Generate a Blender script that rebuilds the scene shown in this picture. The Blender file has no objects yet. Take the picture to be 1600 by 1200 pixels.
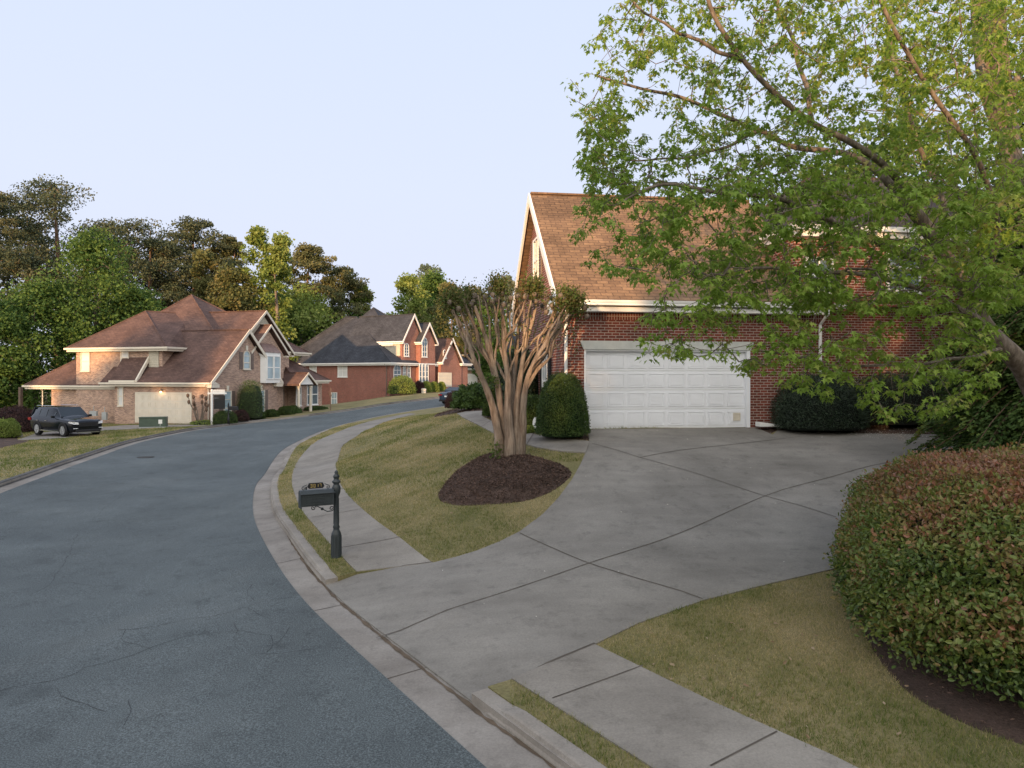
import bpy, math, random
import numpy as np
from mathutils import Vector, Matrix
from mathutils.geometry import delaunay_2d_cdt
S = bpy.context.scene
PI = math.pi
rad = math.radians

# ---------------------------------------------------------------- camera, world, sun, exposure
CAMZ = 3.4; F = 1100.0; HY = 590.0          # eye height over the street, focal length in photo pixels, horizon row
cd = bpy.data.cameras.new('camera'); cam = bpy.data.objects.new('camera', cd)
S.collection.objects.link(cam); S.camera = cam
cd.sensor_width = 36; cd.lens = 36 * F / 1600; cd.shift_y = -(600 - HY) / 1600
cd.clip_start = 0.1; cd.clip_end = 3000
cam.location = (0, 0, CAMZ); cam.rotation_euler = (rad(90), 0, 0)
SUN_DIR = Vector((-0.31, -1.0, 0)).normalized(); SUN_EL = rad(4.6)
w = bpy.data.worlds.new('World'); S.world = w; w.use_nodes = True
wn = w.node_tree; bg = wn.nodes['Background']
# evening sky: pale lavender blue, brighter and warmer on the side of the low sun (behind the camera)
_tc = wn.nodes.new('ShaderNodeTexCoord'); _sp = wn.nodes.new('ShaderNodeSeparateXYZ'); wn.links.new(_tc.outputs['Generated'], _sp.inputs[0])
_r1 = wn.nodes.new('ShaderNodeValToRGB'); _e = _r1.color_ramp.elements
_e[0].position = 0.0; _e[0].color = (0.735, 0.775, 0.94, 1); _e[1].position = 0.9; _e[1].color = (0.60, 0.72, 0.96, 1)
_m = _e.new(0.25); _m.color = (0.72, 0.79, 0.96, 1)
wn.links.new(_sp.outputs[2], _r1.inputs[0])
_mr = wn.nodes.new('ShaderNodeMapRange'); _mr.interpolation_type = 'SMOOTHSTEP'
_mr.inputs[1].default_value = -0.1; _mr.inputs[2].default_value = 0.95; _mr.inputs[3].default_value = 0; _mr.inputs[4].default_value = 1
_ng = wn.nodes.new('ShaderNodeMath'); _ng.operation = 'MULTIPLY'; _ng.inputs[1].default_value = -1
wn.links.new(_sp.outputs[1], _ng.inputs[0]); wn.links.new(_ng.outputs[0], _mr.inputs[0])
_mx = wn.nodes.new('ShaderNodeMix'); _mx.data_type = 'RGBA'
wn.links.new(_mr.outputs[0], _mx.inputs[0]); wn.links.new(_r1.outputs[0], _mx.inputs[6]); _mx.inputs[7].default_value = (2.15, 2.06, 1.92, 1)
wn.links.new(_mx.outputs[2], bg.inputs['Color']); bg.inputs['Strength'].default_value = 0.74
sl = bpy.data.lights.new('sun', 'SUN'); so = bpy.data.objects.new('sun', sl); S.collection.objects.link(so)
sl.energy = 5.0; sl.angle = rad(0.6); sl.color = (1.0, 0.60, 0.30)
sd = Vector((SUN_DIR.x * math.cos(SUN_EL), SUN_DIR.y * math.cos(SUN_EL), math.sin(SUN_EL)))
so.rotation_euler = (-sd).to_track_quat('-Z', 'Y').to_euler()
S.view_settings.view_transform = 'Standard'; S.view_settings.look = 'None'
S.view_settings.exposure = 0.52; S.view_settings.gamma = 1.0

# ---------------------------------------------------------------- materials
MATS = {}
def new_mat(name, rough=0.8, spec=0.3):
    m = bpy.data.materials.new(name); m.use_nodes = True
    b = m.node_tree.nodes['Principled BSDF']
    b.inputs['Roughness'].default_value = rough
    b.inputs['Specular IOR Level'].default_value = spec
    MATS[name] = m
    return m, m.node_tree, b
def N(nt, typ, **kw):
    n = nt.nodes.new(typ)
    for k, v in kw.items():
        if k.startswith('i_'):
            key = k[2:].replace('_', ' ')
            n.inputs[int(key) if key.isdigit() else key].default_value = v
        else: setattr(n, k, v)
    return n
def c4(c): return (c[0], c[1], c[2], 1.0)
def coords(nt, kind='Object', scale=(1, 1, 1)):
    t = N(nt, 'ShaderNodeTexCoord'); mp = N(nt, 'ShaderNodeMapping')
    mp.inputs['Scale'].default_value = scale
    nt.links.new(t.outputs[kind], mp.inputs[0]); return mp.outputs[0]
def noise(nt, vec, scale, detail=4, rough=0.55):
    n = N(nt, 'ShaderNodeTexNoise'); n.inputs['Scale'].default_value = scale
    n.inputs['Detail'].default_value = detail; n.inputs['Roughness'].default_value = rough
    nt.links.new(vec, n.inputs['Vector']); return n.outputs['Fac']
def ramp(nt, fac, stops):
    r = N(nt, 'ShaderNodeValToRGB'); e = r.color_ramp.elements
    while len(e) < len(stops): e.new(0.5)
    for el, (p, c) in zip(e, stops): el.position = p; el.color = c4(c) if len(c) == 3 else c
    nt.links.new(fac, r.inputs[0]); return r.outputs[0]
def mix(nt, fac, a, b, mode='MIX'):
    m = N(nt, 'ShaderNodeMix', data_type='RGBA', blend_type=mode)
    for sock, v in ((m.inputs[0], fac), (m.inputs[6], a), (m.inputs[7], b)):
        if isinstance(v, (int, float)): sock.default_value = v
        elif isinstance(v, tuple): sock.default_value = c4(v)
        else: nt.links.new(v, sock)
    return m.outputs[2]
def bump(nt, b, h, strength=0.3, dist=0.01):
    n = N(nt, 'ShaderNodeBump'); n.inputs['Strength'].default_value = strength; n.inputs['Distance'].default_value = dist
    nt.links.new(h, n.inputs['Height']); nt.links.new(n.outputs[0], b.inputs['Normal'])
def plain(name, col, rough=0.6, var=0.12, scale=3, spec=0.3, metal=0, bmp=0.0, bscale=60):
    """paint, metal, wood: one colour, worn unevenly by noise"""
    m, nt, b = new_mat(name, rough, spec)
    v = coords(nt)
    f = noise(nt, v, scale, 5)
    a = tuple(c * (1 - var) for c in col); z = tuple(min(1, c * (1 + var)) for c in col)
    nt.links.new(ramp(nt, f, [(0.3, a), (0.7, z)]), b.inputs['Base Color'])
    b.inputs['Metallic'].default_value = metal
    if bmp: bump(nt, b, noise(nt, v, bscale, 3), bmp)
    return m
def ground_mat(name, cols, big, fine, rough=0.9, bmp=0.4, dist=0.01, speck=None):
    m, nt, b = new_mat(name, rough, 0.25)
    v = coords(nt)
    n1 = noise(nt, v, big, 6, 0.6); n2 = noise(nt, v, fine, 4, 0.7)
    c = ramp(nt, n1, [(0.30, cols[0]), (0.5, cols[1]), (0.72, cols[2])])
    g = ramp(nt, n2, [(0.3, (0.62,) * 3), (0.7, (1.35,) * 3)])
    c = mix(nt, 0.8, c, g, 'MULTIPLY')
    if speck:
        s = noise(nt, v, speck[0], 1); sm = ramp(nt, s, [(speck[1], (0, 0, 0)), (speck[1] + 0.04, (1, 1, 1))])
        c = mix(nt, sm, c, speck[2])
    nt.links.new(c, b.inputs['Base Color'])
    bump(nt, b, n2, bmp, dist)
    return m
def brick_mat(name, c1, c2, mortar, bw=0.21, bh=0.075, mt=0.010, stain=0.25, offs=0.5, bmp=0.5):
    m, nt, b = new_mat(name, 0.85, 0.2)
    v = coords(nt, 'UV')
    br = N(nt, 'ShaderNodeTexBrick'); br.offset = offs; br.squash = 1
    br.inputs['Color1'].default_value = c4(c1); br.inputs['Color2'].default_value = c4(c2); br.inputs['Mortar'].default_value = c4(mortar)
    br.inputs['Scale'].default_value = 1; br.inputs['Mortar Size'].default_value = mt; br.inputs['Mortar Smooth'].default_value = 0.2
    br.inputs['Brick Width'].default_value = bw; br.inputs['Row Height'].default_value = bh; br.inputs['Bias'].default_value = 0
    nt.links.new(v, br.inputs['Vector'])
    o = coords(nt)
    st = ramp(nt, noise(nt, o, 0.7, 6, 0.65), [(0.3, (1 - stain,) * 3), (0.7, (1 + stain,) * 3)])
    c = mix(nt, 1.0, br.outputs['Color'], st, 'MULTIPLY')
    f2 = ramp(nt, noise(nt, o, 14, 2), [(0.3, (0.75,) * 3), (0.7, (1.2,) * 3)])
    c = mix(nt, 0.7, c, f2, 'MULTIPLY')
    nt.links.new(c, b.inputs['Base Color'])
    inv = N(nt, 'ShaderNodeMath', operation='SUBTRACT'); inv.inputs[0].default_value = 1; nt.links.new(br.outputs['Fac'], inv.inputs[1])
    bump(nt, b, inv.outputs[0], bmp, 0.01)
    return m
def leaf_mat(name, cols, rough=0.6, trans=0.3, spec=0.2):
    """foliage: colour per clump from the mesh's own leaf_tone attribute"""
    m, nt, b = new_mat(name, rough, spec)
    at = N(nt, 'ShaderNodeAttribute'); at.attribute_name = 'leaf_tone'
    k = len(cols)
    c = ramp(nt, at.outputs['Fac'], [(i / (k - 1), cc) for i, cc in enumerate(cols)])
    nt.links.new(c, b.inputs['Base Color'])
    t = N(nt, 'ShaderNodeBsdfTranslucent'); nt.links.new(c, t.inputs['Color'])
    mx = N(nt, 'ShaderNodeMixShader'); mx.inputs[0].default_value = trans
    out = nt.nodes['Material Output']
    nt.links.new(b.outputs[0], mx.inputs[1]); nt.links.new(t.outputs[0], mx.inputs[2]); nt.links.new(mx.outputs[0], out.inputs[0])
    return m
def bark_mat(name, c1, c2, c3, sc=(14, 14, 1.6), bmp=0.6):
    m, nt, b = new_mat(name, 0.9, 0.15)
    v = coords(nt, 'Object', sc)
    f = noise(nt, v, 1.0, 6, 0.65)
    nt.links.new(ramp(nt, f, [(0.32, c1), (0.5, c2), (0.68, c3)]), b.inputs['Base Color'])
    bump(nt, b, f, bmp, 0.02); return m
def glass_mat(name, col, rough=0.08):
    m, nt, b = new_mat(name, rough, 0.8)
    v = coords(nt); f = noise(nt, v, 0.8, 2)
    nt.links.new(ramp(nt, f, [(0.3, tuple(c * 0.7 for c in col)), (0.7, tuple(c * 1.2 for c in col))]), b.inputs['Base Color'])
    return m

# ---------------------------------------------------------------- mesh helpers
def link(o, parent=None):
    S.collection.objects.link(o)
    if parent is not None: o.parent = parent
    return o
def tag(o, label=None, cat=None, group=None, kind=None):
    if label: o['label'] = label
    if cat: o['category'] = cat
    if group: o['group'] = group
    if kind: o['kind'] = kind
    return o
def thing(name, label, cat, loc=(0, 0, 0), rz=0, group=None):
    o = bpy.data.objects.new(name, None); o.empty_display_size = 0.2
    link(o); o.location = loc; o.rotation_euler = (0, 0, rz)
    return tag(o, label, cat, group)
class MB:
    def __init__(s): s.v = []; s.f = []; s.m = []
    def add(s, vs, fs, mi=0):
        k = len(s.v); s.v += [tuple(p) for p in vs]
        s.f += [tuple(i + k for i in f) for f in fs]; s.m += [mi] * len(fs); return s
    def box(s, x0, x1, y0, y1, z0, z1, mi=0):
        if x0 > x1: x0, x1 = x1, x0
        if y0 > y1: y0, y1 = y1, y0
        if z0 > z1: z0, z1 = z1, z0
        vs = [(x, y, z) for z in (z0, z1) for y in (y0, y1) for x in (x0, x1)]
        return s.add(vs, [(0, 2, 3, 1), (4, 5, 7, 6), (0, 1, 5, 4), (2, 6, 7, 3), (0, 4, 6, 2), (1, 3, 7, 5)], mi)
    def prism(s, pts, vec, mi=0):
        """closed polygon (list of 3d points) swept by vec"""
        n = len(pts); a = [Vector(p) for p in pts]; v = Vector(vec)
        nrm = Vector((0, 0, 0))
        for i in range(n): nrm += a[i].cross(a[(i + 1) % n])
        if nrm.dot(v) > 0: a = a[::-1]
        b = [p + v for p in a]
        fs = [tuple(range(n)), tuple(range(2 * n - 1, n - 1, -1))]
        fs += [(i, i + n, (i + 1) % n + n, (i + 1) % n) for i in range(n)]
        return s.add(a + b, fs, mi)
    def tube(s, pts, radii, n=8, cap=True, mi=0, squash=None):
        P = [Vector(p) for p in pts]; k = len(s.v); R = len(P)
        up = None
        for i, p in enumerate(P):
            t = (P[min(i + 1, R - 1)] - P[max(i - 1, 0)])
            if t.length < 1e-9: t = Vector((0, 0, 1))
            t.normalize()
            if up is None: up = Vector((1, 0, 0)) if abs(t.x) < 0.9 else Vector((0, 1, 0))
            a = (up - t * up.dot(t)).normalized(); b = t.cross(a); up = a
            r = radii[i] if hasattr(radii, '__len__') else radii
            for j in range(n):
                q = 2 * PI * j / n
                rr = r * (squash[j % len(squash)] if squash else 1)
                s.v.append(tuple(p + a * math.cos(q) * rr + b * math.sin(q) * rr))
        for i in range(R - 1):
            for j in range(n):
                j2 = (j + 1) % n
                s.f.append((k + i * n + j, k + i * n + j2, k + (i + 1) * n + j2, k + (i + 1) * n + j)); s.m.append(mi)
        if cap:
            s.f.append(tuple(k + j for j in range(n))[::-1]); s.m.append(mi)
            s.f.append(tuple(k + (R - 1) * n + j for j in range(n))); s.m.append(mi)
        return s
    def lathe(s, cx, cy, prof, n=16, mi=0):
        k = len(s.v)
        for r, z in prof:
            for j in range(n): s.v.append((cx + r * math.cos(2 * PI * j / n), cy + r * math.sin(2 * PI * j / n), z))
        for i in range(len(prof) - 1):
            for j in range(n):
                j2 = (j + 1) % n
                s.f.append((k + i * n + j, k + i * n + j2, k + (i + 1) * n + j2, k + (i + 1) * n + j)); s.m.append(mi)
        s.f.append(tuple(k + j for j in range(n))[::-1]); s.m.append(mi)
        s.f.append(tuple(k + (len(prof) - 1) * n + j for j in range(n))); s.m.append(mi)
        return s
    def build(s, name, mat, parent=None, smooth=False, uv=False, bevel=0, label=None):
        me = bpy.data.meshes.new(name); me.from_pydata(s.v, [], s.f)
        mats = mat if isinstance(mat, (list, tuple)) else [mat]
        for m in mats: me.materials.append(m)
        if len(mats) > 1: me.polygons.foreach_set('material_index', s.m)
        if uv: box_uv(me)
        if smooth: me.polygons.foreach_set('use_smooth', [True] * len(me.polygons))
        me.update()
        o = link(bpy.data.objects.new(name, me), parent)
        if bevel:
            b = o.modifiers.new('bevel', 'BEVEL'); b.width = bevel; b.segments = 2; b.limit_method = 'ANGLE'
        if label: o['label'] = label
        return o
def box_uv(me):
    uvl = me.uv_layers.new(name='UVMap'); d = uvl.data
    for p in me.polygons:
        n = p.normal
        t = Vector((-n.y, n.x, 0))
        t = t.normalized() if t.length > 1e-4 else Vector((1, 0, 0))
        b = n.cross(t)
        for li in p.loop_indices:
            c = me.vertices[me.loops[li].vertex_index].co
            d[li].uv = (c.dot(t), c.dot(b))
def np_mesh(name, V, faces_idx, tot, mat, parent=None, tone=None, smooth=False):
    """mesh from arrays: V (n,3), flat loop vertex indices, vertices per face"""
    me = bpy.data.meshes.new(name)
    me.vertices.add(len(V)); me.vertices.foreach_set('co', np.asarray(V, np.float32).ravel())
    me.loops.add(len(faces_idx)); me.loops.foreach_set('vertex_index', np.asarray(faces_idx, np.int32))
    tot = np.asarray(tot, np.int32); st = np.concatenate([[0], np.cumsum(tot)[:-1]]).astype(np.int32)
    me.polygons.add(len(tot)); me.polygons.foreach_set('loop_start', st)
    try: me.polygons.foreach_set('loop_total', tot)
    except Exception: pass
    if tone is not None:
        a = me.attributes.new('leaf_tone', 'FLOAT', 'POINT'); a.data.foreach_set('value', np.asarray(tone, np.float32))
    for m in (mat if isinstance(mat, (list, tuple)) else [mat]): me.materials.append(m)
    me.update(calc_edges=True)
    me.polygons.foreach_set('use_smooth', np.full(len(me.polygons), bool(smooth)))
    return link(bpy.data.objects.new(name, me), parent)
def unit(a): return a / np.maximum(np.linalg.norm(a, axis=-1, keepdims=True), 1e-9)
LEAF = {
 'quad': (np.array([(0, 0, 0), (.34, .42, .06), (0, 1, -.04), (-.34, .42, .06)]), [(0, 1, 2, 3)]),
 'oval': (np.array([(0, 0, 0), (.2, .3, .06), (.17, .7, .04), (0, 1, -.06), (-.17, .7, .04), (-.2, .3, .06)]), [(0, 1, 2, 3), (0, 3, 4, 5)]),
 'maple': (np.array([(0, 0, 0), (.34, -.04, .08), (.2, .2, .05), (.56, .42, .1), (.2, .5, .04), (0, 1, -.12),
                     (-.34, -.04, .08), (-.2, .2, .05), (-.56, .42, .1), (-.2, .5, .04)]), [(0, 1, 2, 3, 4, 5), (0, 5, 9, 8, 7, 6)]),
 'needle': (np.array([(-.05, 0, 0), (.05, 0, 0), (.01, 1, 0)]), [(0, 1, 2)]),
 'blade': (np.array([(-.5, 0, 0), (.5, 0, 0), (0.1, 1, .25)]), [(0, 1, 2)]),
 'spray': (np.array([(0, 0, 0), (.3, .2, .05), (.12, .45, .0), (.28, .75, .05), (0, 1, -.1), (-.28, .75, .05), (-.12, .45, 0), (-.3, .2, .05)]),
           [(0, 1, 2, 4), (2, 3, 4), (0, 4, 6, 7), (6, 4, 5)]),
}
def leaves(name, P, D, Nn, size, tone, mat, parent=None, shape='quad', wide=1.0):
    """P positions, D direction of each leaf tip, Nn facing, size, tone per leaf -> one mesh"""
    T, FS = LEAF[shape]
    P = np.asarray(P, float); n = len(P)
    D = unit(np.asarray(D, float)); B = unit(np.cross(D, Nn)); C = np.cross(B, D)
    size = np.broadcast_to(np.asarray(size, float), (n,))
    k = len(T)
    V = (P[:, None, :] + size[:, None, None] * (T[None, :, 0, None] * wide * B[:, None, :] + T[None, :, 1, None] * D[:, None, :] + T[None, :, 2, None] * C[:, None, :]))
    fi = np.concatenate([np.array(f) for f in FS]); ft = np.array([len(f) for f in FS])
    idx = (np.arange(n)[:, None] * k + fi[None, :]).ravel(); tot = np.tile(ft, n)
    return np_mesh(name, V.reshape(-1, 3), idx, tot, mat, parent, np.repeat(tone, k))
def rnd_dirs(r, n):
    return unit(r.normal(size=(n, 3)))

# ---------------------------------------------------------------- lie of the land: heights below the eye, smooth surface through surveyed points
CP = [(3,-6,-3.3),(0.5,6,-3.27),(-3.2,11.7,-3.27),(-6,17.5,-3.27),(-8,23,-3.26),(-9.4,29,-3.25),(-10.8,35.4,-3.2),(-11.2,42.4,-3.06),(-10.3,47,-2.88),
 (-9.2,50.5,-2.7),(-7.4,54,-2.5),(-6,57,-2.38),(-4,61,-2.2),(-1,67,-1.95),
 (-6,0,-3.3),(-10,6,-3.3),(-13,12,-3.3),(-15.8,21.7,-3.3),(-17.6,27.7,-3.3),(-20.2,37,-3.3),(-20.7,45.6,-3.27),(-19.2,51.5,-3.17),(-16.2,55,-2.95),
 (-14.1,59.5,-2.7),(-11.5,63.5,-2.33),(-9.2,67.5,-2.1),(-7.1,71,-1.9),(-5.4,75,-1.75),(0,88,-1.4),(5,100,-1.3),
 (-26.7,42,-3.5),(-22,50.5,-3.32),(-27,52,-3.4),(-35,50,-3.6),(-40,30,-3.6),(-30,25,-3.45),(-17.6,64.6,-2.8),(-13.5,78,-2.0),(-20.3,79.8,-3.3),(-14,70,-2.25),
 (-25,75,-3.2),(-40,75,-3.4),(-10,95,-1.35),(5,125,-1.3),(-60,60,-4),(-60,110,-3),(-60,0,-3.6),(-25,-20,-3.4),
 (1.4,19,-1.45),(7,20,-1.40),(12,20,-1.38),(4,30,-1.3),(-2,28,-1.5),(-2.5,33,-1.5),(-4.1,38,-2.0),(0,45,-1.6),(8,60,-1.6),
 (0,16.2,-1.94),(-3.5,19.5,-2.62),(-4.1,25,-2.27),(-6.6,26,-3.15),(-1.3,12.2,-3.13),(-7.5,39,-2.75),
 (-1.8,9.2,-3.27),(1.25,11.1,-2.93),(4.9,14.3,-2.40),(8.1,16,-2.0),(12,17,-1.7),(1,13.5,-2.55),
 (1.0,8.4,-3.2),(4.9,10.8,-3.0),(2.7,6,-3.2),(4,7,-3.15),(7,8,-3.0),(12,8,-2.7),(13,13,-2.1),(6,2,-3.25),(10,-6,-3.2),(25,10,-2.2),(25,30,-1.4),(40,60,-1.4),
 (60,0,-2.5),(60,120,-1.4),(-100,-60,-3.6),(80,-60,-3.2),(0,-60,-3.3),(0,180,-1.6),(-100,180,-3),(100,180,-1.6)]
CP = np.array(CP, float)
def _k(r2): return 0.5 * r2 * np.log(r2 + 1e-9)
_n = len(CP); _xy = CP[:, :2] / 50
_A = _k(((_xy[:, None] - _xy[None]) ** 2).sum(-1)) + np.eye(_n) * 3e-4
_Pm = np.hstack([np.ones((_n, 1)), _xy])
_W = np.linalg.solve(np.block([[_A, _Pm], [_Pm.T, np.zeros((3, 3))]]), np.concatenate([CP[:, 2], np.zeros(3)]))
def H(xy):
    """land height (world z) at points (n,2)"""
    q = np.atleast_2d(np.asarray(xy, float)).copy()
    q[:, 0] = np.clip(q[:, 0], -140, 140); q[:, 1] = np.clip(q[:, 1], -90, 200); q /= 50
    out = np.empty(len(q))
    for i in range(0, len(q), 20000):
        p = q[i:i + 20000]
        out[i:i + 20000] = _k(((p[:, None] - _xy[None]) ** 2).sum(-1)) @ _W[:_n] + _W[_n] + p @ _W[_n + 1:]
    return np.clip(out, -4.2, -1.2) + CAMZ
def hz(x, y): return float(H([(x, y)])[0])
_Z = np.concatenate([np.arange(2.5, 30, 0.05), np.arange(30, 130, 0.2)])
def ray(px, py, drop=0.0):
    """point on the land seen at a photo pixel"""
    X = (px - 800) / F * _Z; zr = CAMZ - (py - HY) / F * _Z
    d = zr - (H(np.stack([X, _Z], 1)) - drop)
    i = np.argmax(d < 0)
    if d[i] >= 0: i = len(_Z) - 1
    t = d[i - 1] / (d[i - 1] - d[i]) if i > 0 else 0
    Z = _Z[i - 1] + t * (_Z[i] - _Z[i - 1])
    return ((px - 800) / F * Z, Z)
def rays(pl, drop=0.0): return [ray(a, b, drop) for a, b in pl]
def smooth_line(P, n=6):
    P = [Vector(p) for p in P]; out = []
    for i in range(len(P) - 1):
        p0 = P[max(i - 1, 0)]; p1 = P[i]; p2 = P[i + 1]; p3 = P[min(i + 2, len(P) - 1)]
        for k in range(n):
            t = k / n
            out.append(0.5 * ((2 * p1) + (p2 - p0) * t + (2 * p0 - 5 * p1 + 4 * p2 - p3) * t * t + (3 * p1 - p0 - 3 * p2 + p3) * t ** 3))
    out.append(P[-1]); return [tuple(p) for p in out]
def resample(P, step):
    P = np.array(P); s = np.concatenate([[0], np.cumsum(np.linalg.norm(np.diff(P, axis=0), axis=1))])
    q = np.linspace(0, s[-1], max(2, int(s[-1] / step) + 1))
    return np.stack([np.interp(q, s, P[:, i]) for i in range(P.shape[1])], 1)
def offset_line(P, d):
    P = np.asarray(P); t = unit(np.gradient(P, axis=0)); return P + d * np.stack([t[:, 1], -t[:, 0]], 1)
def dist_line(q, L):
    q = np.asarray(q); L = np.asarray(L); best = np.full(len(q), 1e9)
    for a, b in zip(L[:-1], L[1:]):
        ab = b - a; t = np.clip(((q - a) @ ab) / (ab @ ab + 1e-12), 0, 1)
        best = np.minimum(best, np.linalg.norm(q - (a + t[:, None] * ab), axis=1))
    return best
def inside(q, P):
    q = np.asarray(q); P = np.asarray(P); x, y = q[:, 0], q[:, 1]; r = np.zeros(len(q), bool); j = len(P) - 1
    for i in range(len(P)):
        xi, yi = P[i]; xj, yj = P[j]
        if yi != yj:
            c = ((yi > y) != (yj > y)) & (x < (xj - xi) * (y - yi) / (yj - yi) + xi); r ^= c
        j = i
    return r
KERB = 0.13
# kerb faces in plan, both running away from the camera
KR = resample(smooth_line([(6.5,-6),(2.9,2.0),(0.48,6.04),(-0.36,7.27),(-2.65,10.7),(-3.25,11.75),(-4.7,14.7),(-5.75,17.0),(-6.45,18.8),(-7.85,23),(-9.3,28.8),(-10.6,35.4),(-11.05,42),(-10.4,47),(-9.2,50.5),(-7.4,54),(-5.9,57),(-4,61),(-1,67),(3,76),(7,90),(9,110)]), 0.35)
KL = resample(smooth_line([(-1.5,-6),(-6,0),(-10,6),(-13.2,13),(-15.9,21.7),(-18,29),(-20.1,37),(-20.8,45.6),(-19.3,51),(-16.6,55.3),(-14.1,59.5),(-11.5,63.5),(-9.2,67.5),(-7.1,71),(-5.0,75.5),(-1.4,84),(1.3,94),(2.5,112)]), 0.5)
def relax(L, k):
    L = L.copy()
    for _ in range(k): L[1:-1] = (L[:-2] + 2 * L[1:-1] + L[2:]) / 4
    return L
KR = relax(KR, 60); KL = relax(KL, 30)
GR = relax(offset_line(KR, -0.50), 40); GL = offset_line(KL, 0.45)          # edge of the asphalt
BR = offset_line(KR, 0.20); BL = offset_line(KL, -0.20)          # back of the kerb
KEND1 = ray(513, 897); KEND2 = ray(752, 1085)
def near_i(L, p): return int(np.argmin(np.linalg.norm(np.asarray(L) - np.asarray(p), axis=1)))
i2 = near_i(KR, KEND2); i1 = near_i(KR, KEND1)                   # the driveway crosses the kerb between i2 and i1
drv = rays([(557,892),(620,886),(676,879),(712,870),(745,860),(780,846),(812,830),(848,803),(872,778),(893,750),(907,725),(917,703),(921,690),(919,676)])
DRIVE = [tuple(p) for p in KR[i2:i1 + 1]] + [tuple(BR[i1])] + drv + [(1.9,19.15),(6.9,19.85),(7.0,18.9)] + rays([(1215,672),(1300,676),(1400,678),(1490,679)]) + [(13.5,17.6),(13.5,15.2),(9.5,13.6),(6.8,12.0)] + rays([(1300,889),(1200,912),(1100,937),(1000,972),(929,1006),(799,1059)]) + [tuple(BR[i2])]
SW1 = rays([(557,892),(520,854),(496,826),(474,800),(460,770),(456,750),(460,731),(475,707),(508,683),(545,668),(590,655.5),(640,645.5)]) 
SW1b = rays([(650,646.5),(612,656),(586,666),(562,678),(545,689),(533,700),(525,724),(528,745),(537,764),(555,785),(585,811),(625,840),(676,879)])
SWALK = smooth_line(SW1, 3) + smooth_line(SW1b, 3)
_a, _b = rays([(799,1059),(929,1006)]); _c, _d = rays([(1022,1200),(1300,1179)])
SWALK2 = [_a, _c, (2.6, 3.2), (6.3, -5), (7.9,-4.6), (4.0, 4.0), _d, rays([(1110,1094)])[0], _b]
WALK = rays([(921,690),(917,708),(880,706),(840,700),(800,690),(770,676),(745,663),(722,652),(714,646.5),(728,643.5),(752,642.5),(760,646),(752,650),(765,657),(790,667),(830,678),(870,686)])
BED_TREE = smooth_line(rays([(684,770),(690,783),(720,789),(770,787),(820,782),(860,768),(885,750),(893,738),(880,726),(850,716),(820,709),(780,708),(745,716),(710,738),(684,770)]), 3)
BED_FRONT = rays([(921,688),(870,684),(830,676),(790,665),(765,655),(752,649),(762,643),(735,643.5),(714,645.5),(676,652),(700,643),(740,636)]) + [(-4.5,36),(-1,38),(0.5,26),(1.3,19.1),(2.0,19.15)]
BED_SIDE = [(6.95,19.0)] + rays([(1215,671),(1300,675),(1400,677),(1490,678)]) + [(13.5,17.7),(18,20),(18,26),(7.1,24),(6.9,19.9)]
BED_HEDGE = smooth_line(rays([(1302,889),(1325,935),(1350,990),(1380,1037),(1427,1086),(1520,1134),(1640,1175)]), 3) + [(6.4,4.6),(11,5),(12,13),(10,13.2),(6.9,11.8)]
DRIVE_L = rays([(28,687),(55,687),(105,684),(161,672.5),(222,669.5),(258,667.5),(330,664.5),(384,660.8),(470,650.5),(440,652),(380,655),(340,658),(320,663),(200,664),(150,668),(60,676)])
BED_L = rays([(-40,684),(-40,708),(0,700),(40,691),(48,687.5),(28,687),(26,678)])
ZONES = [('road', None), ('gutter', None), ('driveway', DRIVE), ('kerb', None), ('walk', SWALK), ('walk2', SWALK2), ('front_walk', WALK),
         ('bed_tree', BED_TREE), ('bed_front', BED_FRONT), ('bed_side', BED_SIDE), ('bed_hedge', BED_HEDGE), ('drive_left', DRIVE_L), ('bed_left', BED_L)]
POLY = dict(ZONES)
POLY['road'] = np.vstack([GR, GL[::-1]]); POLY['gutter'] = np.vstack([KR, KL[::-1]]); POLY['kerb'] = np.vstack([BR, BL[::-1]])
def zone_of(q):
    z = np.full(len(q), len(ZONES)); 
    for i, (nm, _) in reversed(list(enumerate(ZONES))): z[inside(q, POLY[nm])] = i
    return z
ZN = {nm: i for i, (nm, _) in enumerate(ZONES)}; ZN['lawn'] = len(ZONES)
def zone_height(nm, q):
    h = H(q)
    if nm == 'road': return h - KERB + 0.012
    if nm == 'gutter': return h - KERB + 0.02 * (1 - np.clip(dist_line(q, KR), 0, .4) / .4) * 0
    if nm in ('driveway', 'drive_left'):
        d = dist_line(q, KR if nm == 'driveway' else KL); t = np.clip(1 - d / 1.1, 0, 1); return h - (KERB - 0.02) * t * t * (3 - 2 * t)
    if nm in ('walk', 'walk2', 'front_walk'): return h + (0.0 if nm != 'front_walk' else 0.02)
    if nm.startswith('bed'):
        d = dist_line(q, np.vstack([POLY[nm], POLY[nm][:1]])); k = 0.30 if nm == 'bed_tree' else 0.1
        return h - 0.02 + k * np.minimum(d, 0.55)
    if nm == 'kerb': return h - 0.03
    return h - 0.015
def ground_z(x, y):
    q = np.array([(x, y)]); z = int(zone_of(q)[0]); nm = ZONES[z][0] if z < len(ZONES) else 'lawn'
    return float(zone_height(nm, q)[0])

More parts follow.
